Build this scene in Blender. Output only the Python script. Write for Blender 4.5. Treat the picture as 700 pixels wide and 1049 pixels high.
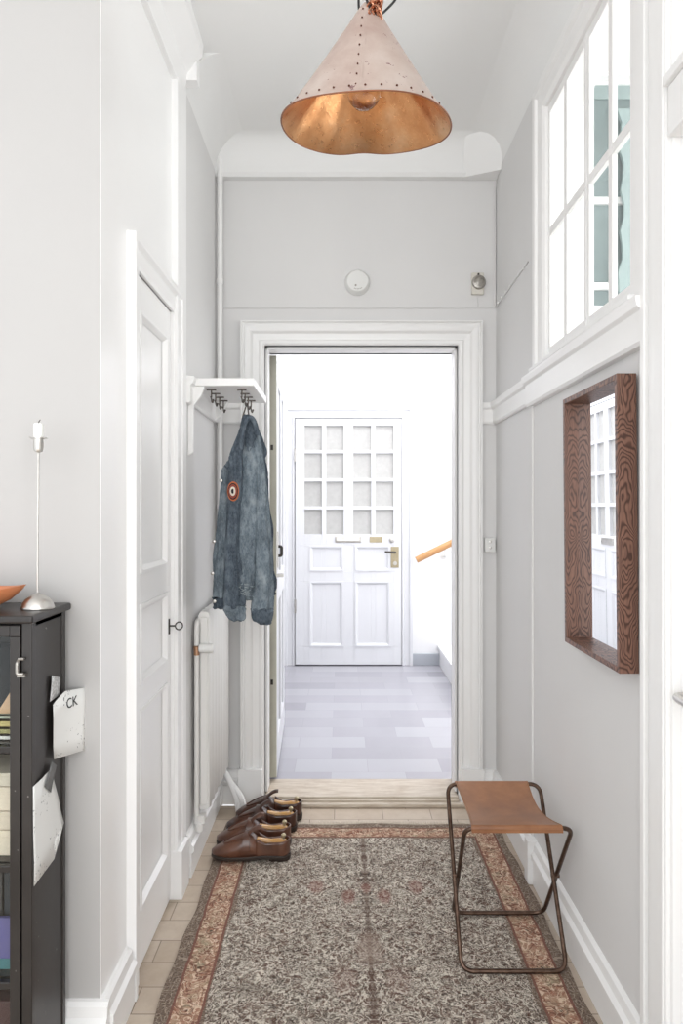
import bpy, bmesh, math, random
from mathutils import Vector, Matrix, Euler, noise as mnoise
PI = math.pi
random.seed(7)
for o in list(bpy.data.objects): bpy.data.objects.remove(o)
SC = bpy.context.scene
COL = SC.collection

# ------------------------------------------------------------------ camera, world, lights, exposure
H = 1.30
cam = bpy.data.cameras.new('camera'); camo = bpy.data.objects.new('camera', cam); COL.objects.link(camo)
camo.location = (0, 0, H); camo.rotation_euler = (PI/2, 0, 0)
cam.sensor_fit = 'VERTICAL'; cam.sensor_height = 36.0; cam.lens = 36.0*700/1049
cam.shift_y = -3.5/1049
cam.clip_start = 0.02
SC.camera = camo
SC.view_settings.view_transform = 'Standard'; SC.view_settings.look = 'None'
SC.view_settings.gamma = 1.0; SC.view_settings.exposure = 0.70
SC.view_settings.use_curve_mapping = False
W = bpy.data.worlds.new('world'); SC.world = W; W.use_nodes = True
W.node_tree.nodes['Background'].inputs[0].default_value = (0.955, 0.98, 1.0, 1)
W.node_tree.nodes['Background'].inputs[1].default_value = 0.85

def area(name, loc, rot, sx, sy, power, col=(1, 1, 1)):
    l = bpy.data.lights.new(name, 'AREA'); l.shape = 'RECTANGLE'; l.size = sx; l.size_y = sy
    l.energy = power; l.color = col
    o = bpy.data.objects.new(name, l); COL.objects.link(o); o.location = loc; o.rotation_euler = rot
    return o
# daylight of the living room windows behind the camera, of the side room and of the stairwell, plus an added fill from the right
area('window_daylight_living_room', (-0.3, -1.6, 1.7), (PI/2, 0, 0), 3.2, 2.3, 34, (0.975, 0.985, 1.0))
area('fill_light_right', (1.9, -1.0, 1.75), (PI/2, 0, math.radians(42)), 1.8, 2.0, 56, (0.975, 0.985, 1.0))  # added fill, brightens the closet front and the passage
area('window_daylight_side_room', (2.0, 1.5, 1.9), (PI/2, 0, PI/2), 1.6, 1.5, 26, (1.0, 1.0, 1.0))
area('stairwell_daylight_above', (0.6, 4.4, 3.1), (0, 0, 0), 1.8, 1.8, 33, (0.98, 0.985, 1.0))
area('stairwell_daylight_window', (2.1, 4.4, 1.8), (PI/2, 0, PI/2), 1.6, 1.8, 15, (0.98, 0.985, 1.0))

# ------------------------------------------------------------------ materials
class NT:
    def __init__(s, m): s.m = m; s.t = m.node_tree; s.b = s.t.nodes['Principled BSDF']
    def n(s, typ, **kw):
        nd = s.t.nodes.new(typ)
        for k, v in kw.items(): setattr(nd, k, v)
        return nd
    def put(s, sock, v):
        if hasattr(v, 'is_output') or isinstance(v, bpy.types.NodeSocket): s.t.links.new(v, sock)
        else: sock.default_value = v
    def math(s, op, a, b=0.0, c=None, clamp=False):
        nd = s.n('ShaderNodeMath', operation=op); nd.use_clamp = clamp
        s.put(nd.inputs[0], a); s.put(nd.inputs[1], b)
        if c is not None: s.put(nd.inputs[2], c)
        return nd.outputs[0]
    def mix(s, f, a, b, mode='MIX'):
        nd = s.n('ShaderNodeMix', data_type='RGBA', blend_type=mode)
        s.put(nd.inputs[0], f); s.put(nd.inputs[6], a if not isinstance(a, tuple) else (*a[:3], 1)); s.put(nd.inputs[7], b if not isinstance(b, tuple) else (*b[:3], 1))
        return nd.outputs[2]
    def co(s, scale=(1, 1, 1), loc=(0, 0, 0), rot=(0, 0, 0)):
        tc = s.n('ShaderNodeTexCoord'); mp = s.n('ShaderNodeMapping')
        s.t.links.new(tc.outputs['Object'], mp.inputs[0])
        mp.inputs['Scale'].default_value = scale; mp.inputs['Location'].default_value = loc; mp.inputs['Rotation'].default_value = rot
        return mp.outputs[0]
    def noise(s, vec, scale, detail=4, rough=.5, dist=0):
        nd = s.n('ShaderNodeTexNoise'); s.t.links.new(vec, nd.inputs['Vector'])
        nd.inputs['Scale'].default_value = scale; nd.inputs['Detail'].default_value = detail
        nd.inputs['Roughness'].default_value = rough; nd.inputs['Distortion'].default_value = dist
        return nd.outputs[0]
    def ramp(s, f, pts, interp='LINEAR'):
        nd = s.n('ShaderNodeValToRGB'); s.t.links.new(f, nd.inputs[0]); r = nd.color_ramp; r.interpolation = interp
        while len(r.elements) < len(pts): r.elements.new(0.5)
        for e, (p, c) in zip(r.elements, pts): e.position = p; e.color = (*c, 1) if not isinstance(c, float) else (c, c, c, 1)
        return nd.outputs[0]
    def bump(s, h, strength=.3, dist=.002):
        nd = s.n('ShaderNodeBump'); s.put(nd.inputs['Height'], h); nd.inputs['Strength'].default_value = strength
        nd.inputs['Distance'].default_value = dist; s.t.links.new(nd.outputs[0], s.b.inputs['Normal'])
    def col(s, v): s.put(s.b.inputs['Base Color'], v if not isinstance(v, tuple) else (*v[:3], 1))

def srgb(r, g, b):
    f = lambda c: (c/255/12.92) if c/255 <= .04045 else ((c/255+.055)/1.055)**2.4
    return (f(r), f(g), f(b))

def mat(name, col, rough=.5, metal=0., spec=None, trans=0., ior=None, noise=0., nscale=8., bump=0., bscale=200., coat=0.):
    m = bpy.data.materials.new(name); m.use_nodes = True; k = NT(m); b = k.b
    b.inputs['Roughness'].default_value = rough; b.inputs['Metallic'].default_value = metal
    if spec is not None: b.inputs['Specular IOR Level'].default_value = spec
    if trans: b.inputs['Transmission Weight'].default_value = trans
    if ior: b.inputs['IOR'].default_value = ior
    if coat: b.inputs['Coat Weight'].default_value = coat; b.inputs['Coat Roughness'].default_value = .1
    k.col(col)
    if noise:
        v = k.co(); f = k.noise(v, nscale, 5, .6)
        lo = tuple(c*(1-noise) for c in col); hi = tuple(min(1, c*(1+noise)) for c in col)
        k.col(k.ramp(f, [(.3, lo), (.7, hi)]))
    if bump:
        v = k.co(); k.bump(k.noise(v, bscale, 3), bump, .001)
    return m

M = {}
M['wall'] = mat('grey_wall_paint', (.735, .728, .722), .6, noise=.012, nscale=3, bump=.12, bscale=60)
M['wall_near'] = mat('darkened_grey_wall_paint', (.475, .465, .455), .6, noise=.012, nscale=3, bump=.12, bscale=60)  # same paint as the other walls, darkened against the strong light here
M['trim'] = mat('white_gloss_paint', (.885, .88, .87), .32, noise=.01, nscale=5, bump=.04, bscale=12)
M['closet'] = mat('white_closet_paint', (.925, .92, .915), .3, noise=.01, nscale=5, bump=.04, bscale=12)
M['ceiling'] = mat('ceiling_paint', (.87, .87, .862), .7, noise=.01, nscale=2, bump=.1, bscale=30)
M['hall'] = mat('stairwell_wall_paint', (.86, .86, .87), .55, noise=.01, nscale=3)
M['halldoor'] = mat('stairwell_door_paint', (.74, .745, .77), .35, noise=.01, nscale=5)
M['hallbase'] = mat('stairwell_skirting_grey', (.42, .44, .48), .4, noise=.04, nscale=8)
M['frost'] = mat('curtained_frosted_glass', (.50, .495, .48), .35, noise=.06, nscale=30)
M['green'] = mat('greenish_door_edge_paint', srgb(206, 204, 188), .45, noise=.05, nscale=12)
M['side_room'] = mat('side_room_white', (.88, .88, .88), .5, noise=.01, nscale=3)
M['glass'] = mat('clear_glass', (1, 1, 1), .0, trans=1., ior=1.45)
def m_pane():   # thin window glass: mostly clear, mirror-like at grazing angles
    m = bpy.data.materials.new('window_glass'); m.use_nodes = True; t = m.node_tree; t.nodes.clear()
    o = t.nodes.new('ShaderNodeOutputMaterial'); mx = t.nodes.new('ShaderNodeMixShader'); tr = t.nodes.new('ShaderNodeBsdfTransparent'); gl = t.nodes.new('ShaderNodeBsdfGlossy'); lw = t.nodes.new('ShaderNodeLayerWeight'); lw.inputs[0].default_value = .5; pw = t.nodes.new('ShaderNodeMath'); pw.operation = 'POWER'; pw.inputs[1].default_value = 5; t.links.new(lw.outputs['Facing'], pw.inputs[0]); fr = t.nodes.new('ShaderNodeMath'); fr.operation = 'MULTIPLY_ADD'; fr.inputs[1].default_value = .5; fr.inputs[2].default_value = .03; t.links.new(pw.outputs[0], fr.inputs[0])
    gl.inputs['Roughness'].default_value = .01; tr.inputs[0].default_value = (.97, .985, .98, 1)
    t.links.new(fr.outputs[0], mx.inputs[0]); t.links.new(tr.outputs[0], mx.inputs[1]); t.links.new(gl.outputs[0], mx.inputs[2]); t.links.new(mx.outputs[0], o.inputs[0]); return m
M['pane'] = m_pane()
M['teal'] = mat('teal_obscure_glass', srgb(128, 142, 143), .25, noise=.12, nscale=5)
M['teal_light'] = mat('turquoise_obscure_glass', srgb(156, 172, 172), .25, noise=.08, nscale=6)
M['mirror'] = mat('mirror_silver', (.93, .94, .95), .01, metal=1.)
M['silver'] = mat('brushed_silver', (.62, .60, .57), .28, metal=1., noise=.1, nscale=40)
M['dark_metal'] = mat('dark_iron', (.06, .055, .05), .4, metal=.8, noise=.2, nscale=60)
M['brass'] = mat('brass', srgb(176, 164, 136), .4, metal=.6, noise=.1, nscale=30)
M['hookmetal'] = mat('aged_hook_metal', (.13, .115, .10), .35, metal=.9, noise=.3, nscale=80)
M['black_rubber'] = mat('black_cord_rubber', (.02, .02, .022), .5, noise=.1, nscale=40)
M['candle'] = mat('white_candle_wax', (.86, .87, .83), .4, noise=.02, nscale=30)
M['wick'] = mat('burnt_wick', (.03, .028, .025), .9, noise=.2, nscale=100)
M['bowl'] = mat('orange_brown_wood_bowl', srgb(196, 124, 84), .4, noise=.18, nscale=9)
M['plastic'] = mat('white_plastic', (.80, .80, .78), .35, noise=.01, nscale=20)
M['cream_plastic'] = mat('cream_plastic', (.72, .69, .62), .4, noise=.04, nscale=30)
M['dial'] = mat('grey_dial_metal', (.36, .34, .31), .3, metal=.7, noise=.15, nscale=80)
M['copper_pipe'] = mat('copper_fitting', srgb(186, 146, 118), .3, metal=1., noise=.1, nscale=60)
M['rad'] = mat('radiator_enamel', (.80, .79, .765), .35, noise=.015, nscale=8)
M['white_ink'] = mat('black_ink', (.05, .05, .05), .7, noise=.1, nscale=50)
M['insole'] = mat('tan_shoe_lining', srgb(140, 100, 62), .6, noise=.1, nscale=30)
M['sole'] = mat('dark_shoe_sole', (.025, .016, .012), .45, noise=.1, nscale=40)
M['shoetree'] = mat('varnished_cedar_shoe_tree', srgb(190, 142, 80), .2, noise=.15, nscale=25, coat=.6)
M['rail_wood'] = mat('oiled_pine_handrail', srgb(190, 142, 92), .4, noise=.08, nscale=14)
M['opal'] = mat('opal_lamp_glass', (.85, .85, .86), .25, noise=.01, nscale=10)

def m_paper():
    m = mat('drawing_paper', (.82, .82, .80), .8); k = NT(m); v = k.co()
    a = k.noise(v, 150, 3, .6); mask = k.noise(v, 14, 2, .5)
    f = k.math('MULTIPLY', k.math('GREATER_THAN', a, .62), k.math('GREATER_THAN', mask, .5))
    k.col(k.mix(f, (.80, .80, .78), (.25, .25, .25))); return m
M['paper'] = m_paper()
M['card'] = mat('grey_printed_card', (.52, .52, .52), .7, noise=.45, nscale=160)
M['magnet'] = mat('grey_paper_strip', (.16, .16, .16), .6, noise=.15, nscale=90)

def m_cab():
    m = mat('worn_black_lacquer', (.035, .032, .03), .33); k = NT(m); v = k.co(scale=(1, 1, .5))
    n1 = k.noise(v, 5, 5, .6); n2 = k.noise(k.co(), 55, 4, .6)
    base = k.ramp(n1, [(.3, srgb(30, 27, 26)), (.7, srgb(50, 46, 44))])
    k.col(k.mix(k.math('GREATER_THAN', n2, .71), base, (.20, .19, .18)))
    k.put(k.b.inputs['Roughness'], k.ramp(n1, [(.3, .28), (.7, .42)])); return m
M['cabinet'] = m_cab()

def m_copper_in():
    m = mat('bare_copper_lining', srgb(214, 150, 104), .3, metal=1.); k = NT(m); v = k.co()
    n1 = k.noise(v, 9, 6, .65); n2 = k.noise(v, 70, 4, .7)
    c = k.ramp(n1, [(.25, srgb(196, 132, 84)), (.5, srgb(226, 168, 118)), (.8, srgb(244, 206, 166))])
    k.col(k.mix(k.math('MULTIPLY', n2, .35), c, srgb(150, 92, 58)))
    k.put(k.b.inputs['Roughness'], k.ramp(n2, [(.3, .24), (.8, .42)])); k.bump(n1, .25, .01); return m
M['copper_in'] = m_copper_in()
def m_copper_out():
    m = mat('oxidised_copper_shade', srgb(186, 158, 148), .5, metal=.2); k = NT(m); v = k.co()
    n1 = k.noise(v, 6, 6, .65); n2 = k.noise(v, 45, 4, .7)
    c = k.ramp(n1, [(.3, srgb(176, 152, 142)), (.5, srgb(192, 174, 164)), (.75, srgb(206, 194, 186))])
    k.col(k.mix(k.math('GREATER_THAN', n2, .67), c, srgb(128, 92, 92)))
    return m
M['copper_out'] = m_copper_out()
M['rivet'] = mat('dark_copper_rivet', srgb(96, 60, 48), .45, metal=.7, noise=.1, nscale=50)
M['copper_edge'] = mat('worn_copper_edge', srgb(146, 98, 74), .4, metal=.8, noise=.1, nscale=50)
M['chain'] = mat('copper_chain', srgb(196, 140, 112), .25, metal=1., noise=.2, nscale=60)

def m_walnut():
    m = mat('dark_oak_frame', srgb(110, 74, 58), .42); k = NT(m)
    tc = k.n('ShaderNodeTexCoord'); sp = k.n('ShaderNodeSeparateXYZ'); k.t.links.new(tc.outputs['Object'], sp.inputs[0])
    x, y, z = sp.outputs
    w = k.math('SUBTRACT', k.noise(k.co(scale=(5, 3, 2.2), loc=(.3, .1, .2)), 2.2, 3, .5), .5)
    w2 = k.math('SUBTRACT', k.noise(k.co(scale=(1, 1, .4)), 30, 2, .5), .5)
    q = k.math('ADD', x, .022); q2 = k.math('MULTIPLY', k.math('MULTIPLY', q, q), 5200)
    zz = k.math('SUBTRACT', z, .30); sgn = k.math('MULTIPLY', k.math('MULTIPLY', k.math('ABSOLUTE', zz), 26), 1)
    t = k.math('ADD', k.math('ADD', k.math('ADD', sgn, k.math('MULTIPLY', w, 20)), q2), k.math('MULTIPLY', w2, 2.2))
    f = k.math('SINE', k.math('MULTIPLY', t, 7.5)); f = k.math('MULTIPLY_ADD', f, .5, .5)
    fine = k.noise(k.co(scale=(1, 1, .04)), 420, 3, .6)
    c = k.ramp(f, [(.0, srgb(70, 46, 38)), (.3, srgb(108, 76, 62)), (.7, srgb(134, 98, 82))])
    k.col(k.mix(k.ramp(fine, [(.45, 0.), (.7, .6)]), c, srgb(72, 50, 44))); k.bump(f, .15, .001); return m
M['walnut'] = m_walnut()

def m_leather():
    m = mat('tan_saddle_leather', srgb(150, 100, 70), .36, coat=.15); k = NT(m); v = k.co()
    n = k.noise(v, 11, 5, .6); k.col(k.ramp(n, [(.3, srgb(128, 84, 56)), (.7, srgb(162, 112, 76))]))
    k.bump(k.noise(v, 220, 3), .15, .0006); return m
M['leather'] = m_leather()
def m_tube():
    m = mat('bronzed_steel_tube', srgb(92, 72, 60), .32, metal=.85); k = NT(m); v = k.co()
    n = k.noise(v, 40, 5, .7); k.col(k.ramp(n, [(.3, srgb(66, 50, 42)), (.6, srgb(104, 84, 72)), (.8, srgb(150, 128, 112))])); return m
M['tube'] = m_tube()
def m_shoe(n_, a, b, r=.28):
    m = mat(n_, a, r, coat=.35); k = NT(m); v = k.co(); n = k.noise(v, 16, 5, .6)
    k.col(k.ramp(n, [(.3, a), (.75, b)])); k.bump(k.noise(v, 120, 3), .12, .001); return m
M['shoe_brown'] = m_shoe('chestnut_brown_leather', srgb(72, 44, 33), srgb(112, 74, 56))
M['shoe_dark'] = m_shoe('dark_brown_leather', srgb(46, 26, 19), srgb(82, 48, 34))
def m_denim(n_, dk, md, lt):
    m = mat(n_, md, .85, spec=.2); k = NT(m); v = k.co()
    n1 = k.noise(k.co(scale=(1.6, 1.6, .8)), 15, 8, .72); n2 = k.noise(k.co(scale=(1, 1, .35)), 230, 3, .7)
    c = k.ramp(n1, [(.34, dk), (.5, md), (.66, lt)])
    c2 = k.mix(k.ramp(n2, [(.35, 0.), (.7, .5)]), c, lt)
    k.col(c2); k.bump(k.math('ADD', n1, k.math('MULTIPLY', n2, .3)), .5, .006); return m
M['denim'] = m_denim('washed_denim', srgb(62, 72, 83), srgb(98, 111, 121), srgb(150, 160, 166))
M['denim_dark'] = m_denim('dark_denim', srgb(44, 52, 62), srgb(70, 80, 91), srgb(116, 127, 136))
M['fray'] = m_denim('frayed_denim', srgb(88, 104, 114), srgb(130, 144, 150), srgb(196, 202, 200))
M['patch_orange'] = mat('orange_embroidery', srgb(186, 104, 62), .8, noise=.15, nscale=200)
M['patch_red'] = mat('brick_embroidery', srgb(140, 66, 52), .8, noise=.15, nscale=200)
M['patch_white'] = mat('white_embroidery', srgb(222, 214, 200), .8, noise=.05, nscale=200)
M['patch_black'] = mat('black_embroidery', srgb(30, 26, 30), .8, noise=.1, nscale=200)

def m_tiles():
    m = mat('beige_clay_floor_tiles', srgb(196, 182, 166), .45); k = NT(m)
    br = k.n('ShaderNodeTexBrick'); k.t.links.new(k.co(loc=(.03, .043, 0)), br.inputs['Vector'])
    br.inputs['Scale'].default_value = 1; br.inputs['Brick Width'].default_value = .205; br.inputs['Row Height'].default_value = .1
    br.inputs['Mortar Size'].default_value = .0018; br.inputs['Mortar Smooth'].default_value = .3; br.inputs['Bias'].default_value = 0
    br.inputs['Color1'].default_value = (*srgb(200, 186, 170), 1); br.inputs['Color2'].default_value = (*srgb(184, 168, 150), 1); br.inputs['Mortar'].default_value = (*srgb(128, 114, 100), 1)
    n = k.noise(k.co(), 14, 6, .7)
    k.col(k.mix(k.ramp(n, [(.4, 0.), (.75, .5)]), br.outputs['Color'], srgb(160, 140, 120)))
    k.bump(br.outputs['Fac'], -.25, .002); return m
M['tiles'] = m_tiles()
def m_hallfloor():
    m = mat('polished_grey_stone_tiles', srgb(196, 196, 202), .24, spec=.6); k = NT(m)
    ch = k.n('ShaderNodeTexBrick'); k.t.links.new(k.co(loc=(.05, .08, 0)), ch.inputs['Vector'])
    ch.inputs['Scale'].default_value = 1; ch.inputs['Brick Width'].default_value = .36; ch.inputs['Row Height'].default_value = .17; ch.offset = .5
    ch.inputs['Mortar Size'].default_value = .0012; ch.inputs['Bias'].default_value = 0
    ch.inputs['Color1'].default_value = (*srgb(176, 175, 182), 1); ch.inputs['Color2'].default_value = (*srgb(150, 148, 156), 1); ch.inputs['Mortar'].default_value = (*srgb(150, 149, 155), 1)
    n = k.noise(k.co(), 5, 6, .7)
    k.col(k.mix(k.math('MULTIPLY', n, .35), ch.outputs['Color'], srgb(180, 180, 186))); return m
M['hallfloor'] = m_hallfloor()
def m_sill():
    m = mat('bleached_wood_threshold', srgb(206, 194, 180), .45); k = NT(m)
    n = k.noise(k.co(scale=(.12, 1, 1)), 60, 5, .7); n2 = k.noise(k.co(), 9, 5, .7)
    c = k.ramp(n, [(.3, srgb(176, 160, 142)), (.7, srgb(216, 206, 192))])
    k.col(k.mix(k.ramp(n2, [(.5, 0.), (.8, .5)]), c, srgb(160, 138, 116))); return m
M['sill'] = m_sill()

RX0, RX1, RY0, RY1 = -.475, .641, .55, 2.80
def m_rug(part):
    m = mat('faded_persian_rug_'+part, (.4, .35, .3), .95, spec=.1); k = NT(m)
    tc = k.n('ShaderNodeTexCoord'); sp = k.n('ShaderNodeSeparateXYZ'); k.t.links.new(tc.outputs['Object'], sp.inputs[0])
    x, y = sp.outputs[0], sp.outputs[1]      # object origin at the rug centre
    hx, hy = (RX1-RX0)/2, (RY1-RY0)/2
    ax = k.math('ABSOLUTE', x); ay = k.math('ABSOLUTE', y)
    dx = k.math('SUBTRACT', hx, ax); dy = k.math('SUBTRACT', hy, ay)
    d = k.math('MINIMUM', dx, k.math('MULTIPLY', dy, 1.0))
    wob = k.math('MULTIPLY', k.math('SUBTRACT', k.noise(k.co(), 25, 3), .5), .007)
    d = k.math('ADD', d, wob)
    # mirrored coordinates for the symmetric arabesque
    cb = k.n('ShaderNodeCombineXYZ'); k.put(cb.inputs[0], ax); k.put(cb.inputs[1], y)
    nz = k.n('ShaderNodeTexNoise'); k.t.links.new(cb.outputs[0], nz.inputs['Vector']); nz.inputs['Scale'].default_value = 26; nz.inputs['Detail'].default_value = 3
    vm = k.n('ShaderNodeVectorMath', operation='MULTIPLY_ADD'); k.t.links.new(nz.outputs['Color'], vm.inputs[0]); vm.inputs[1].default_value = (.075, .075, 0); k.t.links.new(cb.outputs[0], vm.inputs[2])
    def vor(vec, scale, feat='DISTANCE_TO_EDGE', rnd=1.):
        v = k.n('ShaderNodeTexVoronoi', feature=feat); k.t.links.new(vec, v.inputs['Vector']); v.inputs['Scale'].default_value = scale; v.inputs['Randomness'].default_value = rnd
        return v.outputs[0]
    v1 = vor(vm.outputs[0], 62); v2 = vor(vm.outputs[0], 120); v3 = vor(vm.outputs[0], 15)
    sp1 = k.noise(k.co(), 210, 4, .75); sp2 = k.noise(k.co(), 60, 5, .7); big = k.noise(k.co(), 4.5, 5, .6)
    base = k.ramp(big, [(.3, srgb(120, 104, 95)), (.5, srgb(150, 136, 125)), (.7, srgb(134, 131, 121))])
    dark = srgb(60, 47, 42)
    light = srgb(212, 202, 188)
    c = k.mix(k.ramp(v2, [(.04, .75), (.14, 0.)]), base, dark)
    c = k.mix(k.ramp(sp2, [(.46, 0.), (.60, .6)]), c, dark)
    c = k.mix(k.ramp(v1, [(.05, .6), (.12, 0.)]), c, light)
    c = k.mix(k.ramp(v3, [(.02, .5), (.06, 0.)]), c, srgb(104, 76, 66))
    c = k.mix(k.ramp(sp1, [(.52, 0.), (.62, .7)]), c, light)
    c = k.mix(k.ramp(sp1, [(.36, .8), (.46, 0.)]), c, dark)
    def iso(scale, dist_, vec, a, w0, w1, colr):
        nonlocal c
        nn = k.n('ShaderNodeTexNoise'); k.t.links.new(vec, nn.inputs['Vector']); nn.inputs['Scale'].default_value = scale; nn.inputs['Detail'].default_value = 1.5; nn.inputs['Distortion'].default_value = dist_
        e = k.math('ABSOLUTE', k.math('SUBTRACT', nn.outputs[0], .5))
        c = k.mix(k.ramp(e, [(w0, a), (w1, 0.)]), c, colr)
    iso(16, 1.0, cb.outputs[0], .6, .012, .03, srgb(92, 64, 54))
    iso(34, 1.6, cb.outputs[0], .85, .018, .045, srgb(222, 214, 200))
    iso(52, .8, vm.outputs[0], .6, .012, .035, srgb(54, 42, 38))
    # worn darker patches and a central stem with reddish flowers
    c = k.mix(k.ramp(k.noise(k.co(scale=(1, 1.6, 1)), 7, 4, .6), [(.52, 0.), (.72, .45)]), c, srgb(72, 60, 52))
    stem = k.ramp(ax, [(.004, .5), (.011, 0.)])
    c = k.mix(stem, c, srgb(84, 62, 54))
    def spot(cx, cy, r, colr, a):
        nonlocal c
        ex = k.math('SUBTRACT', ax if cx >= 0 else x, abs(cx) if cx >= 0 else cx); ey = k.math('MULTIPLY', k.math('SUBTRACT', y, cy), .55)
        q = k.math('SQRT', k.math('ADD', k.math('MULTIPLY', ex, ex), k.math('MULTIPLY', ey, ey)))
        q = k.math('ADD', q, k.math('MULTIPLY', k.math('SUBTRACT', sp2, .5), .02))
        c = k.mix(k.ramp(k.math('DIVIDE', q, r), [(.6, a), (1., 0.)]), c, colr)
    spot(.0, .65, .02, srgb(138, 90, 82), .45); spot(.06, .60, .028, srgb(142, 94, 86), .45); spot(.17, .66, .03, srgb(146, 100, 92), .4)
    spot(.075, .20, .04, srgb(124, 92, 84), .3); spot(.0, .33, .05, srgb(150, 130, 118), .45)
    if part == 'field':
        k.col(c); k.bump(k.math('ADD', sp1, k.math('MULTIPLY', sp2, .6)), .6, .004); return m
    # main border: salmon ground, scrolling flowers
    bsw = k.n('ShaderNodeTexNoise'); k.t.links.new(k.co(), bsw.inputs['Vector']); bsw.inputs['Scale'].default_value = 14
    vb = k.n('ShaderNodeVectorMath', operation='MULTIPLY_ADD'); k.t.links.new(bsw.outputs['Color'], vb.inputs[0]); vb.inputs[1].default_value = (.07, .07, 0); k.t.links.new(tc.outputs['Object'], vb.inputs[2])
    b1 = vor(vb.outputs[0], 24); b2 = vor(vb.outputs[0], 11, 'F1'); bn = k.noise(k.co(), 17, 4, .6)
    bc = k.ramp(bn, [(.34, srgb(152, 112, 94)), (.5, srgb(180, 148, 126)), (.66, srgb(160, 148, 124))])
    bc = k.mix(k.ramp(b1, [(.02, .35), (.09, 0.)]), bc, srgb(128, 86, 74))
    bc = k.mix(k.ramp(sp2, [(.5, 0.), (.6, .5)]), bc, srgb(160, 104, 86))
    # medallions every 16 cm
    t = k.math('SUBTRACT', k.math('FRACT', k.math('DIVIDE', y, .165)), .5)
    ty = k.math('MULTIPLY', t, .165); tx = k.math('SUBTRACT', d, .076)
    q = k.math('SQRT', k.math('ADD', k.math('MULTIPLY', ty, ty), k.math('MULTIPLY', tx, tx)))
    q = k.math('ADD', q, k.math('MULTIPLY', k.math('SUBTRACT', sp2, .5), .008))
    bc = k.mix(k.ramp(q, [(.004, .9), (.007, 0.), (.012, 0.), (.015, .75), (.018, 0.)]), bc, srgb(72, 66, 58))
    bc = k.mix(k.ramp(sp1, [(.36, .45), (.48, 0.)]), bc, srgb(126, 92, 76))
    bc = k.mix(k.ramp(sp1, [(.55, 0.), (.66, .5)]), bc, srgb(226, 206, 182))
    for sc_, cc_, aa_ in ((20, srgb(112, 76, 64), .55), (33, srgb(228, 206, 182), .5)):
        nb = k.n('ShaderNodeTexNoise'); k.t.links.new(tc.outputs['Object'], nb.inputs['Vector']); nb.inputs['Scale'].default_value = sc_; nb.inputs['Detail'].default_value = 1; nb.inputs['Distortion'].default_value = 1.5
        bc = k.mix(k.ramp(k.math('ABSOLUTE', k.math('SUBTRACT', nb.outputs[0], .5)), [(.015, aa_), (.04, 0.)]), bc, cc_)
    oc = k.mix(k.ramp(sp1, [(.40, .6), (.55, 0.)]), srgb(126, 110, 98), srgb(56, 46, 42))
    for sc_, cc_, aa_ in ((20, srgb(112, 76, 64), .55), (33, srgb(228, 206, 182), .5)):
        nb = k.n('ShaderNodeTexNoise'); k.t.links.new(tc.outputs['Object'], nb.inputs['Vector']); nb.inputs['Scale'].default_value = sc_; nb.inputs['Detail'].default_value = 1; nb.inputs['Distortion'].default_value = 1.5
        bc = k.mix(k.ramp(k.math('ABSOLUTE', k.math('SUBTRACT', nb.outputs[0], .5)), [(.015, aa_), (.04, 0.)]), bc, cc_)
    oc = k.mix(k.ramp(v1, [(.03, .5), (.07, 0.)]), oc, srgb(190, 176, 160))
    red = k.mix(k.ramp(sp1, [(.4, .5), (.6, 0.)]), srgb(136, 98, 86), srgb(84, 60, 54))
    # far-end border is a narrow pink stripe
    def step(th): return k.math('GREATER_THAN', d, th)
    r = oc
    r = k.mix(step(.034), r, red); r = k.mix(step(.041), r, bc); r = k.mix(step(.112), r, red)
    r = k.mix(step(.119), r, oc)
    k.col(r)
    k.bump(k.math('ADD', sp1, k.math('MULTIPLY', sp2, .6)), .6, .004)
    return m
M['rug'] = m_rug('field'); M['rug_border'] = m_rug('border')
M['fringe'] = mat('rug_fringe_wool', srgb(206, 196, 180), .95, noise=.2, nscale=90)

# ------------------------------------------------------------------ helpers
ORG = {}
def shade(me, smooth, ang=35):
    if smooth:
        for p in me.polygons: p.use_smooth = True
        try: me.set_sharp_from_angle(angle=math.radians(ang))
        except Exception: pass
def obj(name, bm, m, parent=None, smooth=False, ang=35, bevel=0, bseg=2, origin=None, recalc=True):
    if recalc: bmesh.ops.recalc_face_normals(bm, faces=bm.faces)
    if parent: org = ORG[parent.name]
    elif origin: org = Vector(origin)
    else:
        xs = [v.co for v in bm.verts]
        org = Vector(((min(c.x for c in xs)+max(c.x for c in xs))/2, (min(c.y for c in xs)+max(c.y for c in xs))/2, min(c.z for c in xs)))
    bmesh.ops.translate(bm, verts=bm.verts, vec=-org)
    me = bpy.data.meshes.new(name); bm.to_mesh(me); bm.free()
    for mm in (m if isinstance(m, (list, tuple)) else [m]): me.materials.append(mm)
    shade(me, smooth, ang)
    o = bpy.data.objects.new(name, me); COL.objects.link(o)
    if parent: o.parent = parent; ORG[o.name] = ORG[parent.name]
    else: o.location = org; ORG[o.name] = org
    if bevel:
        b = o.modifiers.new('bevel', 'BEVEL'); b.width = bevel; b.segments = bseg; b.limit_method = 'ANGLE'; b.angle_limit = math.radians(40)
    return o
def tag(o, label, cat, group=None, kind=None):
    if label: o['label'] = label
    if cat: o['category'] = cat
    if group: o['group'] = group
    if kind: o['kind'] = kind
    return o
def thing(name, loc, label, cat, group=None, kind=None):
    o = bpy.data.objects.new(name, None); o.empty_display_size = .05; COL.objects.link(o); o.location = loc; ORG[o.name] = Vector(loc)
    return tag(o, label, cat, group, kind)
def struct(o, label=None, cat=None):
    o['kind'] = 'structure'
    if label: o['label'] = label
    if cat: o['category'] = cat
    return o
def BM(): return bmesh.new()
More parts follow.
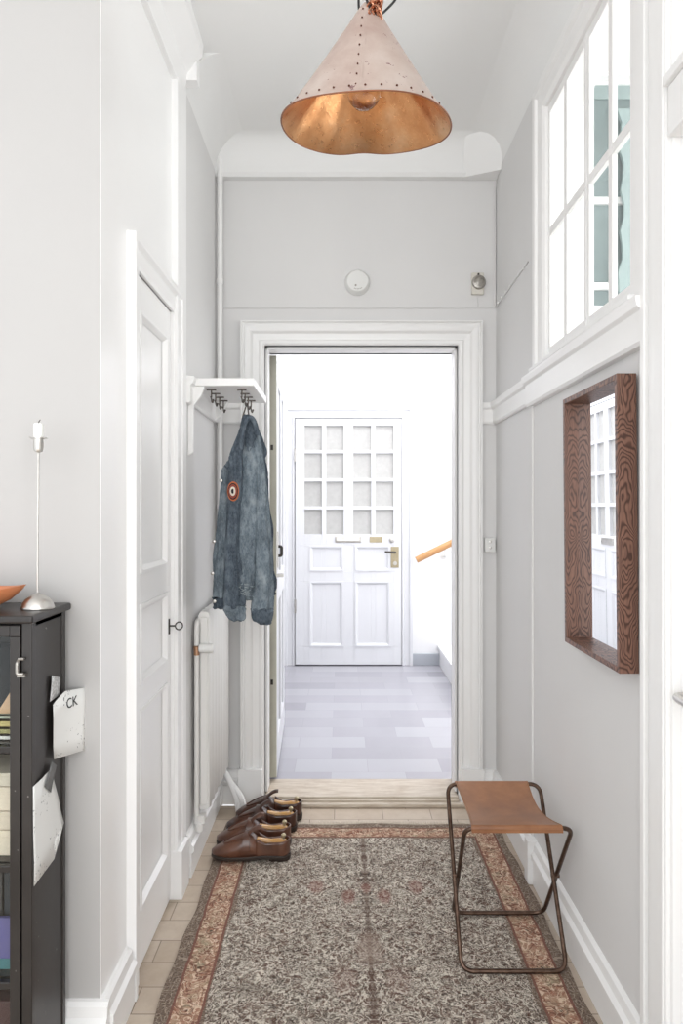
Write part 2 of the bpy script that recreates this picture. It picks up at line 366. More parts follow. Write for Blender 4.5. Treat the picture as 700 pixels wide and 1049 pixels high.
def box(bm, x0, x1, y0, y1, z0, z1, mp=None, mi=0):
    cs = [(x0, y0, z0), (x1, y0, z0), (x1, y1, z0), (x0, y1, z0), (x0, y0, z1), (x1, y0, z1), (x1, y1, z1), (x0, y1, z1)]
    if mp: cs = [mp(*c) for c in cs]
    v = [bm.verts.new(c) for c in cs]
    for f in ((0, 3, 2, 1), (4, 5, 6, 7), (0, 1, 5, 4), (1, 2, 6, 5), (2, 3, 7, 6), (3, 0, 4, 7)):
        bm.faces.new([v[i] for i in f]).material_index = mi
    return v
def ebox(bm, c, s, e=(0, 0, 0)):
    R = Euler(e).to_matrix()
    def mp(x, y, z): return Vector(c) + R @ Vector((x, y, z))
    return box(bm, -s[0]/2, s[0]/2, -s[1]/2, s[1]/2, -s[2]/2, s[2]/2, mp)
def loft(bm, rings, cap=True, closed=True, mi=0):
    R = [[bm.verts.new(p) for p in r] for r in rings]; n = len(R[0])
    for a, b in zip(R, R[1:]):
        for i in range(n if closed else n-1):
            j = (i+1) % n
            bm.faces.new((a[i], a[j], b[j], b[i])).material_index = mi
    if cap and closed:
        bm.faces.new(R[0][::-1]).material_index = mi; bm.faces.new(R[-1]).material_index = mi
    return R
def lathe(bm, prof, c=(0, 0, 0), seg=32, mp=None, cap=True, mi=0):
    rings = []
    for r, z in prof:
        ring = [Vector((max(r, 1e-4)*math.cos(2*PI*i/seg), max(r, 1e-4)*math.sin(2*PI*i/seg), z)) for i in range(seg)]
        rings.append([Vector(mp(*p)) if mp else p+Vector(c) for p in ring])
    return loft(bm, rings, cap, mi=mi)
def tube(bm, pts, r, seg=10, closed=False, cap=True, mi=0):
    pts = [Vector(p) for p in pts]; n = len(pts); rings = []
    def tan(i):
        if closed: return (pts[(i+1) % n]-pts[(i-1) % n]).normalized()
        return (pts[min(i+1, n-1)]-pts[max(i-1, 0)]).normalized()
    t = tan(0); up = Vector((0, 0, 1)) if abs(t.z) < .9 else Vector((1, 0, 0))
    nrm = (up - t*up.dot(t)).normalized()
    for i in range(n):
        t = tan(i); nrm = (nrm - t*nrm.dot(t)).normalized(); bn = t.cross(nrm)
        rr = r(i/(n-1)) if callable(r) else r
        rings.append([pts[i]+(nrm*math.cos(2*PI*k/seg)+bn*math.sin(2*PI*k/seg))*rr for k in range(seg)])
    if closed: rings.append(rings[0]); 
    if closed:
        R = [[bm.verts.new(p) for p in q] for q in rings[:-1]]; R.append(R[0])
        for a, b in zip(R, R[1:]):
            for i in range(seg):
                j = (i+1) % seg
                bm.faces.new((a[i], a[j], b[j], b[i])).material_index = mi
        return
    loft(bm, rings, cap, mi=mi)
def fillet(pts, rad, n=6, closed=False):
    pts = [Vector(p) for p in pts]; out = []; N = len(pts)
    for i, p in enumerate(pts):
        if not closed and i in (0, N-1): out.append(p); continue
        a = pts[i-1]; b = pts[(i+1) % N]; da = (a-p); db = (b-p)
        d = min(rad, da.length*.45, db.length*.45); s = p+da.normalized()*d; e = p+db.normalized()*d
        for k in range(n+1):
            t = k/n; out.append(s*(1-t)**2 + p*2*t*(1-t) + e*t*t)
    return out
def smooth_path(pts, n=8):
    P = [Vector(p) for p in pts]; out = []
    for i in range(len(P)-1):
        p0 = P[max(i-1, 0)]; p1 = P[i]; p2 = P[i+1]; p3 = P[min(i+2, len(P)-1)]
        for k in range(n):
            t = k/n
            out.append(.5*((2*p1)+(p2-p0)*t+(2*p0-5*p1+4*p2-p3)*t*t+(3*p1-p0-3*p2+p3)*t**3))
    out.append(P[-1]); return out
def sphere(bm, c, r, seg=16, sc=(1, 1, 1), mi=0):
    pr = [(math.sin(PI*i/10)*r, -math.cos(PI*i/10)*r) for i in range(11)]
    lathe(bm, pr, seg=seg, mp=lambda x, y, z: (c[0]+x*sc[0], c[1]+y*sc[1], c[2]+z*sc[2]), mi=mi)
# plane maps: (a, b, v) = along, up, out of the wall
def mEnd(Y): return lambda a, b, v: (a, Y-v, b)
def mLeft(X): return lambda a, b, v: (X+v, a, b)
def mRight(X): return lambda a, b, v: (X-v, a, b)
def frame(bm, a0, b0, a1, b1, prof, mp, closed=True):
    """mitred moulding around a rectangle; prof = closed list of (outward offset, protrusion)"""
    if closed: path = lambda u: [(a0-u, b0-u), (a0-u, b1+u), (a1+u, b1+u), (a1+u, b0-u)]
    else: path = lambda u: [(a0-u, b0), (a0-u, b1+u), (a1+u, b1+u), (a1+u, b0)]
    L = [[bm.verts.new(mp(a, b, v)) for a, b in path(u)] for u, v in prof]
    n = len(prof); segs = 4 if closed else 3
    for i in range(n):
        p, q = L[i], L[(i+1) % n]
        for s in range(segs):
            t = (s+1) % 4
            bm.faces.new((p[s], p[t], q[t], q[s]))
    if not closed:
        bm.faces.new([l[0] for l in L]); bm.faces.new([l[3] for l in L])
def board(bm, xs, zs, recessed, openings, mp, t, rec):
    """panelled board: cells of the grid xs*zs; recessed cells are thinner, openings are left out"""
    for i in range(len(xs)-1):
        for j in range(len(zs)-1):
            cx, cz = (xs[i]+xs[i+1])/2, (zs[j]+zs[j+1])/2
            inside = lambda R: any(r[0] < cx < r[2] and r[1] < cz < r[3] for r in R)
            if inside(openings): continue
            v1 = t-rec if inside(recessed) else t
            box(bm, xs[i], xs[i+1], zs[j], zs[j+1], 0, v1, mp)
def cuts(lo, hi, rects, k):
    s = {lo, hi}
    for r in rects: s.add(r[k]); s.add(r[k+2])
    return sorted(s)
def extrude_h(bm, prof, a0, a1, mp):
    """moulding along a wall: prof = closed list of (height, protrusion)"""
    A = [bm.verts.new(mp(a0, h, v)) for h, v in prof]; B = [bm.verts.new(mp(a1, h, v)) for h, v in prof]
    n = len(prof)
    for i in range(n): bm.faces.new((A[i], A[(i+1) % n], B[(i+1) % n], B[i]))
    bm.faces.new(A); bm.faces.new(B[::-1])

CEIL = 2.90; COVE = .13; XR = .683; XL = -.55; YE = 3.02; YB = 3.20; YN = 1.605; YH = 5.60
JL, JR, JT = -.340, .515, 2.02

# ------------------------------------------------------------------ the shell
bm = BM(); box(bm, -2.2, 2.2, -1.6, 2.99, -.06, 0); struct(obj('floor', bm, M['tiles'], origin=(0, 0, 0)), 'beige clay tile floor of the entrance hall', 'floor')
bm = BM(); box(bm, -.62, 2.2, YB, YH+.1, -.05, .02); struct(obj('floor', bm, M['hallfloor'], origin=(0, 0, 0)), 'pale grey polished stone floor of the stairwell', 'floor')
# ceiling with sloping cove all round the passage
bm = BM(); box(bm, -2.2, 2.2, -1.6, YB, CEIL, CEIL+.08)
def cove_rings():
    return [[(XL, 1.3, CEIL-COVE), (XL+COVE*.9, 1.3, CEIL), (XL, 1.3, CEIL+.02)], [(XL, YE, CEIL-COVE), (XL+COVE*.9, YE, CEIL), (XL, YE, CEIL+.02)]]
for sgn, X in ((1, XL), (-1, XR)):
    y0 = 2.40 if sgn == 1 else .2
    arc = [(COVE*(1-math.cos(a)), COVE*(1-math.sin(a))) for a in [PI/2*(1-i/6) for i in range(7)]]
    # concave quarter cove from the wall (h=CEIL-COVE) up to the ceiling
    pr = [(CEIL+.01, 0), (CEIL-COVE, 0)] + [(CEIL-COVE+COVE*math.sin(PI/2*i/6), COVE*(1-math.cos(PI/2*i/6))) for i in range(1, 7)] + [(CEIL+.01, COVE)]
    extrude_h(bm, pr, y0, YE, mLeft(X) if sgn == 1 else mRight(X))
pr = [(CEIL+.01, 0), (CEIL-COVE-.02, 0), (CEIL-COVE-.02, .035), (CEIL-COVE-.006, .046)] + [(CEIL-COVE-.006+(COVE+.006)*math.sin(PI/2*i/8), .046+.084*(1-math.cos(PI/2*i/8))) for i in range(1, 9)] + [(CEIL+.01, .13)]
extrude_h(bm, pr, XL-.02, XR+.02, mEnd(YE))
# skewed block of the cove in the right corner
v = [bm.verts.new(c) for c in ((.53, YE-.03, CEIL-COVE-.021), (XR-.001, YE-.10, CEIL-COVE-.021), (XR-.001, YE-.002, CEIL-COVE-.021), (.53, YE-.002, CEIL-COVE-.021),
                               (.53, YE-.10, CEIL-.004), (XR-.001, YE-.18, CEIL-.004), (XR-.001, YE-.002, CEIL-.004), (.53, YE-.002, CEIL-.004))]
for f in ((0, 1, 2, 3), (7, 6, 5, 4), (0, 4, 5, 1), (1, 5, 6, 2), (2, 6, 7, 3), (3, 7, 4, 0)): bm.faces.new([v[i] for i in f])
struct(obj('ceiling', bm, M['ceiling'], origin=(0, 0, CEIL), smooth=True, ang=32), 'white ceiling with a coved edge', 'ceiling')

bm = BM()
box(bm, -.75, JL-.0, YE, YB, 0, CEIL); box(bm, JR, .95, YE, YB, 0, CEIL); box(bm, JL, JR, YE, YB, JT, CEIL)
struct(obj('wall_back', bm, M['wall'], origin=(0, YE, 0)), 'grey end wall around the open doorway', 'wall')
bm = BM()
box(bm, -.568, -.566, YN+.0005, YN+.121, 0, CEIL); box(bm, -.78, -.566, YN+.121, 1.875, 0, CEIL); box(bm, -.78, -.566, 1.875, 2.275, 1.955, CEIL)
box(bm, -.78, -.545, 2.275, 2.40, 0, CEIL)
struct(obj('wall_left_closet', bm, M['closet'], origin=(-.566, 1.6, 0)), 'white closet front on the left', 'wall')
bm = BM(); box(bm, -.75, XL, 2.40, YE, 0, CEIL); struct(obj('wall_left', bm, M['wall'], origin=(XL, 2.4, 0)), 'grey left wall behind the radiator', 'wall')
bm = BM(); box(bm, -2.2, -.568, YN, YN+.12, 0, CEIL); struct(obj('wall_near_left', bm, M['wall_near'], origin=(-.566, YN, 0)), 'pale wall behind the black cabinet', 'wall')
# closet cornice
bm = BM(); extrude_h(bm, [(CEIL, 0), (CEIL-.17, 0), (CEIL-.17, .018), (CEIL-.13, .03), (CEIL-.10, .032), (CEIL-.06, .06), (CEIL-.04, .085), (CEIL, .09)], YN+.01, 2.36, mLeft(-.566))
box(bm, -.566, -.50, 2.36, 2.405, CEIL-.12, CEIL)
struct(obj('trim_1', bm, M['closet'], smooth=True, ang=25), 'white cornice over the closet front', 'cornice')
# right wall with the transom opening
WY0, WY1, WZ0, WZ1 = 1.585, 2.26, 1.80, 2.63
bm = BM(); T = .11
box(bm, XR, XR+T, 1.36, YE, 0, WZ0); box(bm, XR, XR+T, 1.36, YE, WZ1, CEIL); box(bm, XR, XR+T, WY1, YE, WZ0, WZ1); box(bm, XR, XR+T, 1.36, WY0, WZ0, WZ1)
box(bm, XR, XR+T, .38, .5, 0, CEIL); box(bm, XR, XR+T, .5, 1.36, 2.06, CEIL)
box(bm, XR-.006, XR, 1.49, 2.425, .1, 1.68)
struct(obj('wall_right', bm, M['wall'], origin=(XR, 1.5, 0)), 'pale grey right wall under the inner window', 'wall')
# side room seen through the transom
bm = BM(); SY = 2.50
wx0, wx1, wz0, wz1 = .913, 1.62, 2.04, 2.885
for a in ((XR+T, wx0, 0, 3.0), (wx1, 2.3, 0, 3.0), (wx0, wx1, 0, wz0), (wx0, wx1, wz1, 3.0)): box(bm, a[0], a[1], SY, SY+.1, a[2], a[3])
box(bm, 2.2, 2.3, -.4, SY, 0, 3.0); box(bm, XR+T, 2.3, -.5, SY+.1, 2.96, 3.0); box(bm, XR+T, 2.3, -.5, -.4, 0, 3.0)
struct(obj('wall_side_room', bm, M['side_room'], origin=(1, SY, 0)), 'white side room wall beyond the inner window', 'wall')
# stairwell shell
bm = BM(); box(bm, -.72, 2.3, YH, YH+.1, 0, 3.3); struct(obj('wall_stairwell_back', bm, M['hall'], origin=(0, YH, 0)), 'bright white stairwell end wall', 'wall')
bm = BM(); box(bm, -.72, -.60, YB, YH, 0, 3.3); struct(obj('wall_stairwell_left', bm, M['hall'], origin=(-.6, YB, 0)), 'white stairwell left wall', 'wall')
bm = BM(); box(bm, 2.2, 2.3, YB, YH, 0, 3.3); struct(obj('wall_stairwell_right', bm, M['hall'], origin=(2.2, YB, 0)), 'white stairwell right wall', 'wall')
bm = BM(); box(bm, .95, 2.3, YB-.1, YB, 0, 3.3); box(bm, -.72, .95, YB-.05, YB, CEIL, 3.3); struct(obj('wall_stairwell_front', bm, M['hall'], origin=(1, YB, 0)), 'white stairwell front wall', 'wall')
bm = BM(); box(bm, -.72, 2.3, YB-.1, YH+.1, 3.25, 3.33); struct(obj('ceiling', bm, M['hall'], origin=(0, 4, 3.25)), 'white stairwell ceiling', 'ceiling')

# ------------------------------------------------------------------ trims of the passage
CAS = [(0, 0), (0, .012), (.008, .018), (.022, .018), (.028, .010), (.060, .014), (.072, .026), (.088, .030), (.100, .030), (.104, .022), (.112, .022), (.118, .036), (.124, .036), (.126, 0)]
bm = BM(); frame(bm, JL, .0, JR, JT, [(u*.83, v) for u, v in CAS], mEnd(YE), closed=False)
box(bm, JL-.113, JL-.006, YE-.040, YE, 0, .16); box(bm, JR+.006, JR+.11, YE-.040, YE, 0, .16)
# lining of the opening
box(bm, JL-.02, JL, YE, YB, .03, JT); box(bm, JR, JR+.02, YE, YB, .03, JT); box(bm, JL, JR, YE, YB, JT, JT+.02)
box(bm, JL, JL+.012, YE+.02, YE+.10, .04, JT); box(bm, JR-.012, JR, YE+.02, YE+.10, .04, JT); box(bm, JL, JR, YE+.02, YE+.10, JT-.012, JT)
struct(obj('trim_2', bm, M['trim'], bevel=.0015), 'wide white moulded casing around the open doorway', 'door casing')
bm = BM(); box(bm, JL, JR, YE-.02, YB, 0, .036); box(bm, JL-.1, JR+.1, YE-.055, YE-.02, 0, .018); box(bm, JL, JR, YE-.036, YE-.02, 0, .028)
struct(obj('trim_3', bm, M['sill'], bevel=.004), 'worn pale wood threshold under the doorway', 'threshold')
# picture rail band on three walls
RAIL = [(1.672, 0), (1.672, .012), (1.680, .018), (1.735, .018), (1.742, .028), (1.758, .032), (1.765, .032), (1.768, 0)]
bm = BM(); extrude_h(bm, RAIL, 2.42, YE, mRight(XR)); extrude_h(bm, RAIL, JR+.105, XR, mEnd(YE))
extrude_h(bm, [(h-(.012 if h < 1.7 else 0), v+.012 if v else 0) for h, v in RAIL], 1.487, 2.43, mRight(XR))
struct(obj('trim_4', bm, M['trim'], bevel=.001), 'white rail along the right wall', 'rail')
bm = BM(); extrude_h(bm, RAIL, 2.40, YE, mLeft(XL)); extrude_h(bm, RAIL, XL, JL-.105, mEnd(YE))
struct(obj('trim_5', bm, M['trim'], bevel=.001), 'white rail on the left wall under the hat shelf', 'rail')
BASE = [(0, 0), (0, .022), (.085, .022), (.092, .030), (.108, .030), (.118, .020), (.140, .016), (.148, .008), (.150, 0)]
bm = BM(); extrude_h(bm, BASE, 1.487, 2.36, mRight(XR)); struct(obj('baseboard_right', bm, M['trim'], smooth=True, ang=30), 'white moulded baseboard along the right wall', 'baseboard')
bm = BM(); extrude_h(bm, BASE, 2.40, YE, mRight(XR)); box(bm, XR-.040, XR, 2.36, 2.40, .006, .15); box(bm, XR-.036, XR, 2.362, 2.398, 0, .006)
extrude_h(bm, BASE, JR+.105, XR, mEnd(YE))
struct(obj('baseboard_right_far', bm, M['trim'], smooth=True, ang=30), 'white baseboard with end block in the right corner', 'baseboard')
bm = BM(); extrude_h(bm, BASE, 2.405, YE, mLeft(XL)); extrude_h(bm, BASE, XL, JL-.105, mEnd(YE)); struct(obj('baseboard_left', bm, M['trim'], smooth=True, ang=30), 'white baseboard under the radiator', 'baseboard')
bm = BM(); extrude_h(bm, BASE, -2.2, -.566+.022, mEnd(YN)); extrude_h(bm, BASE, YN-.0, 1.795, mLeft(-.566)); struct(obj('baseboard_left_near', bm, M['trim'], smooth=True, ang=30), 'white baseboard turning the corner beside the cabinet', 'baseboard')
# vertical trim strips on the right wall
bm = BM(); box(bm, XR-.014, XR, 2.405, 2.43, .15, 1.67); struct(obj('trim_6', bm, M['wall'], bevel=.002), 'thin vertical strip on the right wall', 'strip')

# ------------------------------------------------------------------ closet door on the left (door_1)
XD = -.598
d1 = thing('door_1', (XD, 2.07, 0), 'narrow white panelled closet door with a key in its lock', 'door', kind='structure')
pan = [(1.925, 1.115, 2.225, 1.86), (1.925, .80, 2.225, 1.03), (1.925, .165, 2.225, .735)]
bm = BM(); mp = mLeft(XD); board(bm, cuts(1.88, 2.27, pan, 0), cuts(.008, 1.9535, pan, 1), pan, [], mp, .030, .012)
for p in pan: frame(bm, p[0]+.022, p[1]+.022, p[2]-.022, p[3]-.022, [(.022, .018), (.022, .034), (.012, .034), (0, .019)], mp)
obj('leaf', bm, M['closet'], d1, bevel=.0012)
bm = BM(); box(bm, 2.240, 2.248, .888, .938, .030, .034, mp); obj('escutcheon', bm, M['dark_metal'], d1)
bm = BM(); tube(bm, [(XD+.03, 2.244, .915), (XD+.052, 2.244, .915)], .0028, 8)
tube(bm, [(XD+.064+.012*math.cos(a), 2.244+.003*math.sin(a), .915+.012*math.sin(a)) for a in [2*PI*i/20 for i in range(20)]], .0022, 8, closed=True)
obj('key', bm, M['dark_metal'], d1, smooth=True)
bm = BM(); box(bm, 1.885, 1.895, 1.28, 1.36, .030, .036, mp); obj('hinge', bm, M['closet'], d1)
bm = BM(); PC = [(0, 0), (0, .018), (.012, .022), (.05, .022), (.06, .034), (.078, .034), (.08, 0)]
frame(bm, 1.878, .0, 2.272, 1.955, PC, mLeft(-.575), closed=False)
box(bm, -.58, -.530, 2.27, 2.375, 0, .16)
struct(obj('trim_7', bm, M['closet'], bevel=.0015), 'white casing around the closet door', 'door casing')

# ------------------------------------------------------------------ right near door (door_2)
XC = .66
bm = BM()
for a0, a1, v in ((1.362, 1.49, .0), (1.372, 1.455, .008), (1.380, 1.44, .012), (1.470, 1.49, .010)): box(bm, a0, a1, 0, CEIL-COVE-.01, -.02, v+.012, mRight(XC+.012))
for a0, a1, v in ((.40, .50, .0), (.41, .49, .010)): box(bm, a0, a1, 0, CEIL-COVE-.01, -.02, v+.012, mRight(XC+.012))
box(bm, .50, 1.362, 2.04, 2.14, -.02, .022, mRight(XC+.012)); box(bm, .50, 1.362, 2.14, 2.16, -.02, .032, mRight(XC+.012))
struct(obj('trim_8', bm, M['trim'], bevel=.003), 'tall white casing at the right edge', 'door casing')
d2 = thing('door_2', (XR+.01, .93, 0), 'white door at the right edge with a small handle', 'door', kind='structure')
pan = [(.60, 1.1, 1.25, 1.92), (.60, .2, 1.25, .85)]
bm = BM(); mp = mRight(XR+.05); board(bm, cuts(.505, 1.357, pan, 0), cuts(.01, 2.035, pan, 1), pan, [], mp, .04, .012); obj('leaf', bm, M['trim'], d2, bevel=.002)
bm = BM(); box(bm, 1.315, 1.345, .90, 1.03, .04, .045, mp); obj('handle_plate', bm, M['trim'], d2)
bm = BM(); tube(bm, fillet([(XR+.01, 1.33, .935), (XR-.035, 1.33, .935), (XR-.035, 1.22, .93)], .015), .008, 10); obj('handle', bm, M['silver'], d2, smooth=True)

# ------------------------------------------------------------------ transom window (window_1)
w1 = thing('window_1', (XR, (WY0+WY1)/2, WZ0), 'white inner window high on the right wall, two casements of four panes', 'window', kind='structure')
bm = BM(); mp = mRight(XR)
frame(bm, WY0, WZ0-.0, WY1, WZ1, [(-.003, -.114), (-.003, .010), (.012, .018), (.055, .018), (.062, .028), (.088, .028), (.09, -.002), (.02, -.114)], mp)
obj('window_frame', bm, M['trim'], w1, bevel=.0015)
bm = BM(); extrude_h(bm, [(WZ0-.035, 0), (WZ0-.035, .035), (WZ0-.028, .04), (WZ0-.020, .04), (WZ0-.018, .030), (WZ0-.012, .0)], WY0-.05, WY1+.09, mp)
obj('window_sill', bm, M['trim'], w1, bevel=.001)
WM = 1.905
for a0, a1, am in ((WY0, WM, 1.737), (WM, WY1, 2.085)):
    bm = BM(); op = [(a0+.020, WZ0+.03, am-.013, 2.195), (am+.013, WZ0+.03, a1-.020, 2.195), (a0+.020, 2.222, am-.013, WZ1-.03), (am+.013, 2.222, a1-.020, WZ1-.03)]
    mq = mRight(XR+.014); board(bm, cuts(a0+.002, a1-.002, op, 0), cuts(WZ0+.002, WZ1-.002, op, 1), [], op, mq, .014, 0)
    s = obj('sash', bm, M['trim'], w1, bevel=.002)
    bm = BM(); box(bm, a0+.015, a1-.015, WZ0+.02, WZ1-.02, .005, .008, mq); obj('pane', bm, M['pane'], s)
w2 = thing('window_2', ((wx0+wx1)/2, SY, wz0), 'teal glazed window seen through the inner window', 'window', kind='structure')
bm = BM(); mq = mEnd(SY+.06); op = []
for x0, x1 in ((wx0+.012, 1.25), (1.28, wx1-.012)):
    for z0, z1 in ((wz0+.012, 2.112), (2.138, 2.43), (2.455, wz1-.012)): op.append((x0, z0, x1, z1))
board(bm, cuts(wx0, wx1, op, 0), cuts(wz0, wz1, op, 1), [], op, mq, .03, 0); obj('window_frame', bm, M['side_room'], w2, bevel=.002)
for r in op:
    bm = BM(); box(bm, r[0], r[2], r[1], r[3], .008, .014, mq); obj('pane', bm, M['teal'], w2)
bm = BM(); box(bm, wx0+.012, wx1-.012, wz1-.062, wz1-.012, .015, .02, mq); obj('blind', bm, M['teal_light'], w2)
bm = BM(); loft(bm, [[Vector((1.035+.05*((z-2.06)/.75-.5)**2*4*-.4+.008*math.sin(z*40)+dx, SY+.01+dy, z)) for dx, dy in ((0, 0), (.09, 0), (.09, .015), (0, .015))] for z in [2.07+.05*i for i in range(15)]])
obj('curtain', bm, M['teal_light'], w2, smooth=True)

# ------------------------------------------------------------------ stairwell doors
def stair_door(name, root, mp, a0, a1, flip=False):
    """panelled door: a0..a1 across, mp = wall map; lock side at a1 (or a0 when flipped)"""
    w = a1-a0; s = lambda f: a0+w*(1-f if flip else f)
    R = lambda f0, b0, f1, b1: (min(s(f0), s(f1)), b0, max(s(f0), s(f1)), b1)
    cx = [(.085, .250), (.290, .455), (.545, .715), (.755, .925)]
    rz = [(1.09, 1.292), (1.318, 1.52), (1.545, 1.75), (1.775, 1.975)]
    op = [R(c0, z0, c1, z1) for c0, c1 in cx for z0, z1 in rz]
    pn = [R(.13, .79, .455, 1.00), R(.56, .79, .895, 1.00), R(.13, .175, .455, .71), R(.56, .175, .895, .71)]
    bm = BM(); board(bm, cuts(a0, a1, op+pn, 0), cuts(.03, 2.03, op+pn, 1), pn, op, mp, .040, .010)
    for p in pn: frame(bm, p[0]+.03, p[1]+.03, p[2]-.03, p[3]-.03, [(.03, .029), (.03, .046), (.016, .046), (0, .030)], mp)
    obj('leaf', bm, M['halldoor'], root, bevel=.002)
    for r in op:
        bm = BM(); box(bm, r[0], r[2], r[1], r[3], .012, .018, mp); obj('pane', bm, M['frost'], root)
    bm = BM(); r = R(.375, 1.025, .62, 1.072); frame(bm, r[0]+.012, r[1]+.012, r[2]-.012, r[3]-.012, [(.012, .04), (.012, .046), (0, .048), (0, .04)], mp); box(bm, r[0]+.012, r[2]-.012, r[1]+.012, r[3]-.012, .04, .044, mp)
    obj('mail_slot', bm, M['silver'], root)
    bm = BM(); r = R(.70, 1.025, .82, 1.07); box(bm, r[0], r[2], r[1], r[3], .04, .044, mp); obj('name_plate', bm, M['brass'], root)
    bm = BM(); c = s(.91); lathe(bm, [(.024, 0), (.024, .006), (.018, .010), (.0, .010)], mp=lambda x, y, z: mp(c+x, 1.045+y, .04+z), seg=20); obj('spyhole', bm, M['silver'], root, smooth=True)
    bm = BM(); r = R(.90, .82, .975, .99); box(bm, r[0], r[2], r[1], r[3], .04, .045, mp); obj('lock_plate', bm, M['brass'], root)
    bm = BM(); c = s(.94); lathe(bm, [(.016, 0), (.016, .008), (0, .008)], mp=lambda x, y, z: mp(c+x, .855+y, .045+z), seg=16); obj('lock_cylinder', bm, M['silver'], root, smooth=True)
    bm = BM(); e = s(.84); tube(bm, fillet([mp(c, .945, .045), mp(c, .945, .085), mp(e, .95, .085)], .02), .009, 10); obj('handle', bm, M['dark_metal'], root, smooth=True)
    for z in (.45, 1.68):
        bm = BM(); q = s(0); box(bm, q-.008, q+.008, z, z+.11, .03, .05, mp); obj('hinge', bm, M['silver'], root)
HC = [(0, 0), (0, .03), (.015, .03), (.022, .018), (.055, .022), (.064, .040), (.085, .040), (.087, 0)]
d3 = thing('door_3', (.05, YH, .02), 'white neighbour door with sixteen curtained panes at the end of the stairwell', 'door', kind='structure')
stair_door('a', d3, mEnd(YH), -.376, .488)
bm = BM(); frame(bm, -.383, .02, .495, 2.04, HC, mEnd(YH), closed=False); struct(obj('trim_9', bm, M['halldoor'], bevel=.0015), 'white casing around the neighbour door', 'door casing')
XH = -.575
d4 = thing('door_4', (XH, 4.76, .02), 'white panelled stairwell door seen in the mirror', 'door', kind='structure')
bm = BM(); box(bm, -.60, XH, YB+.3, YH, .02, 3.2); struct(obj('trim_10', bm, M['hall']), 'flat wall lining on the stairwell left side', 'lining')
stair_door('b', d4, mLeft(XH), 4.36, 5.22, flip=True)
bm = BM(); frame(bm, 4.353, .02, 5.227, 2.04, HC, mLeft(XH), closed=False); struct(obj('trim_11', bm, M['halldoor'], bevel=.0015), 'white casing of the stairwell side door', 'door casing')
# our own entrance door, swung open into the stairwell (door_5)
d5 = thing('door_5', (-.345, 3.19, .04), 'open entrance door with a greenish edge, seen edge on', 'door', kind='structure')
ang = math.radians(2.2)
def m5(a, b, v):  # a along the leaf, v out of its visible face
    return (-.303 - math.sin(ang)*a + (v-.0)*math.cos(ang), 3.19+math.cos(ang)*a + v*math.sin(ang), b)
bm = BM(); pn = [(.12, .2, .38, .85), (.46, .2, .70, .85), (.12, .98, .38, 1.9), (.46, .98, .70, 1.9)]
board(bm, cuts(.004, .80, pn, 0), cuts(.045, 2.015, pn, 1), pn, [], lambda a, b, v: m5(a, b, v-.042), .042, .01); obj('leaf', bm, M['halldoor'], d5, bevel=.001)
bm = BM(); box(bm, 0, .004, .045, 2.015, -.042, 0, m5); obj('edge', bm, M['green'], d5)
bm = BM()
for z in (1.585, .49): box(bm, -.003, .0, z-.012, z+.012, -.028, -.016, m5)
obj('latch_bolt', bm, M['dark_metal'], d5)
bm = BM(); box(bm, .045, .085, 1.02, 1.19, 0, .005, m5); obj('lock_plate', bm, M['silver'], d5)
bm = BM(); tube(bm, fillet([m5(.065, 1.12, .0), m5(.065, 1.12, .020), m5(.065, 1.075, .020), m5(.065, 1.075, .0)], .012), .007, 10); obj('handle', bm, M['dark_metal'], d5, smooth=True)
bm = BM(); box(bm, .04, .09, .975, .99, 0, .03, m5); obj('door_bolt', bm, M['silver'], d5)
# stairwell skirting, stairs, handrail, lamp
bm = BM(); box(bm, .58, .80, YH-.022, YH, .02, .115); struct(obj('baseboard_stairwell', bm, M['hallbase'], bevel=.003), 'grey stairwell baseboard', 'baseboard')
st = thing('staircase', (1.3, 5.0, .02), 'white stone staircase rising to the right in the stairwell', 'staircase')
for i in range(5):
    bm = BM(); x = .80+.28*i; box(bm, x, 2.19, 4.3, YH-.003, .02+.165*i, .02+.165*(i+1)-.03); obj('riser', bm, M['hall'], st)
    bm = BM(); box(bm, x-.015, 2.19, 4.29, YH-.003, .02+.165*(i+1)-.03, .02+.165*(i+1)); obj('tread', bm, M['hall'], st, bevel=.005)
hr = thing('handrail', (.9, YH-.08, .9), 'round pine handrail on the stairwell wall', 'handrail')
bm = BM(); tube(bm, [(.605, YH-.08, .885), (.62, YH-.08, .892), (1.75, YH-.08, 1.44)], .026, 16); obj('rail', bm, M['rail_wood'], hr, smooth=True)
for x in (.84, 1.5):
    z = .885+(x-.605)*.485
    bm = BM(); tube(bm, fillet([(x, YH-.001, z-.09), (x, YH-.08, z-.09), (x, YH-.08, z-.02)], .02), .008, 8); lathe(bm, [(.025, 0), (.025, .006), (0, .006)], mp=lambda a, b, c: (x+a, YH-c, z-.09+b), seg=16)
    obj('bracket', bm, M['plastic'], hr, smooth=True)
cl = thing('ceiling_lamp', (.10, 4.4, 2.6), 'white opal dome lamp hanging in the stairwell', 'lamp')
bm = BM(); lathe(bm, [(0, -.25), (.05, -.245), (.10, -.22), (.13, -.17), (.13, -.14), (.10, -.12)], (.10, 4.4, 2.58), 28); obj('lamp_shade', bm, M['opal'], cl, smooth=True)
bm = BM(); tube(bm, [(.10, 4.4, 2.46), (.10, 4.4, 3.25)], .008, 8); obj('rod', bm, M['plastic'], cl)

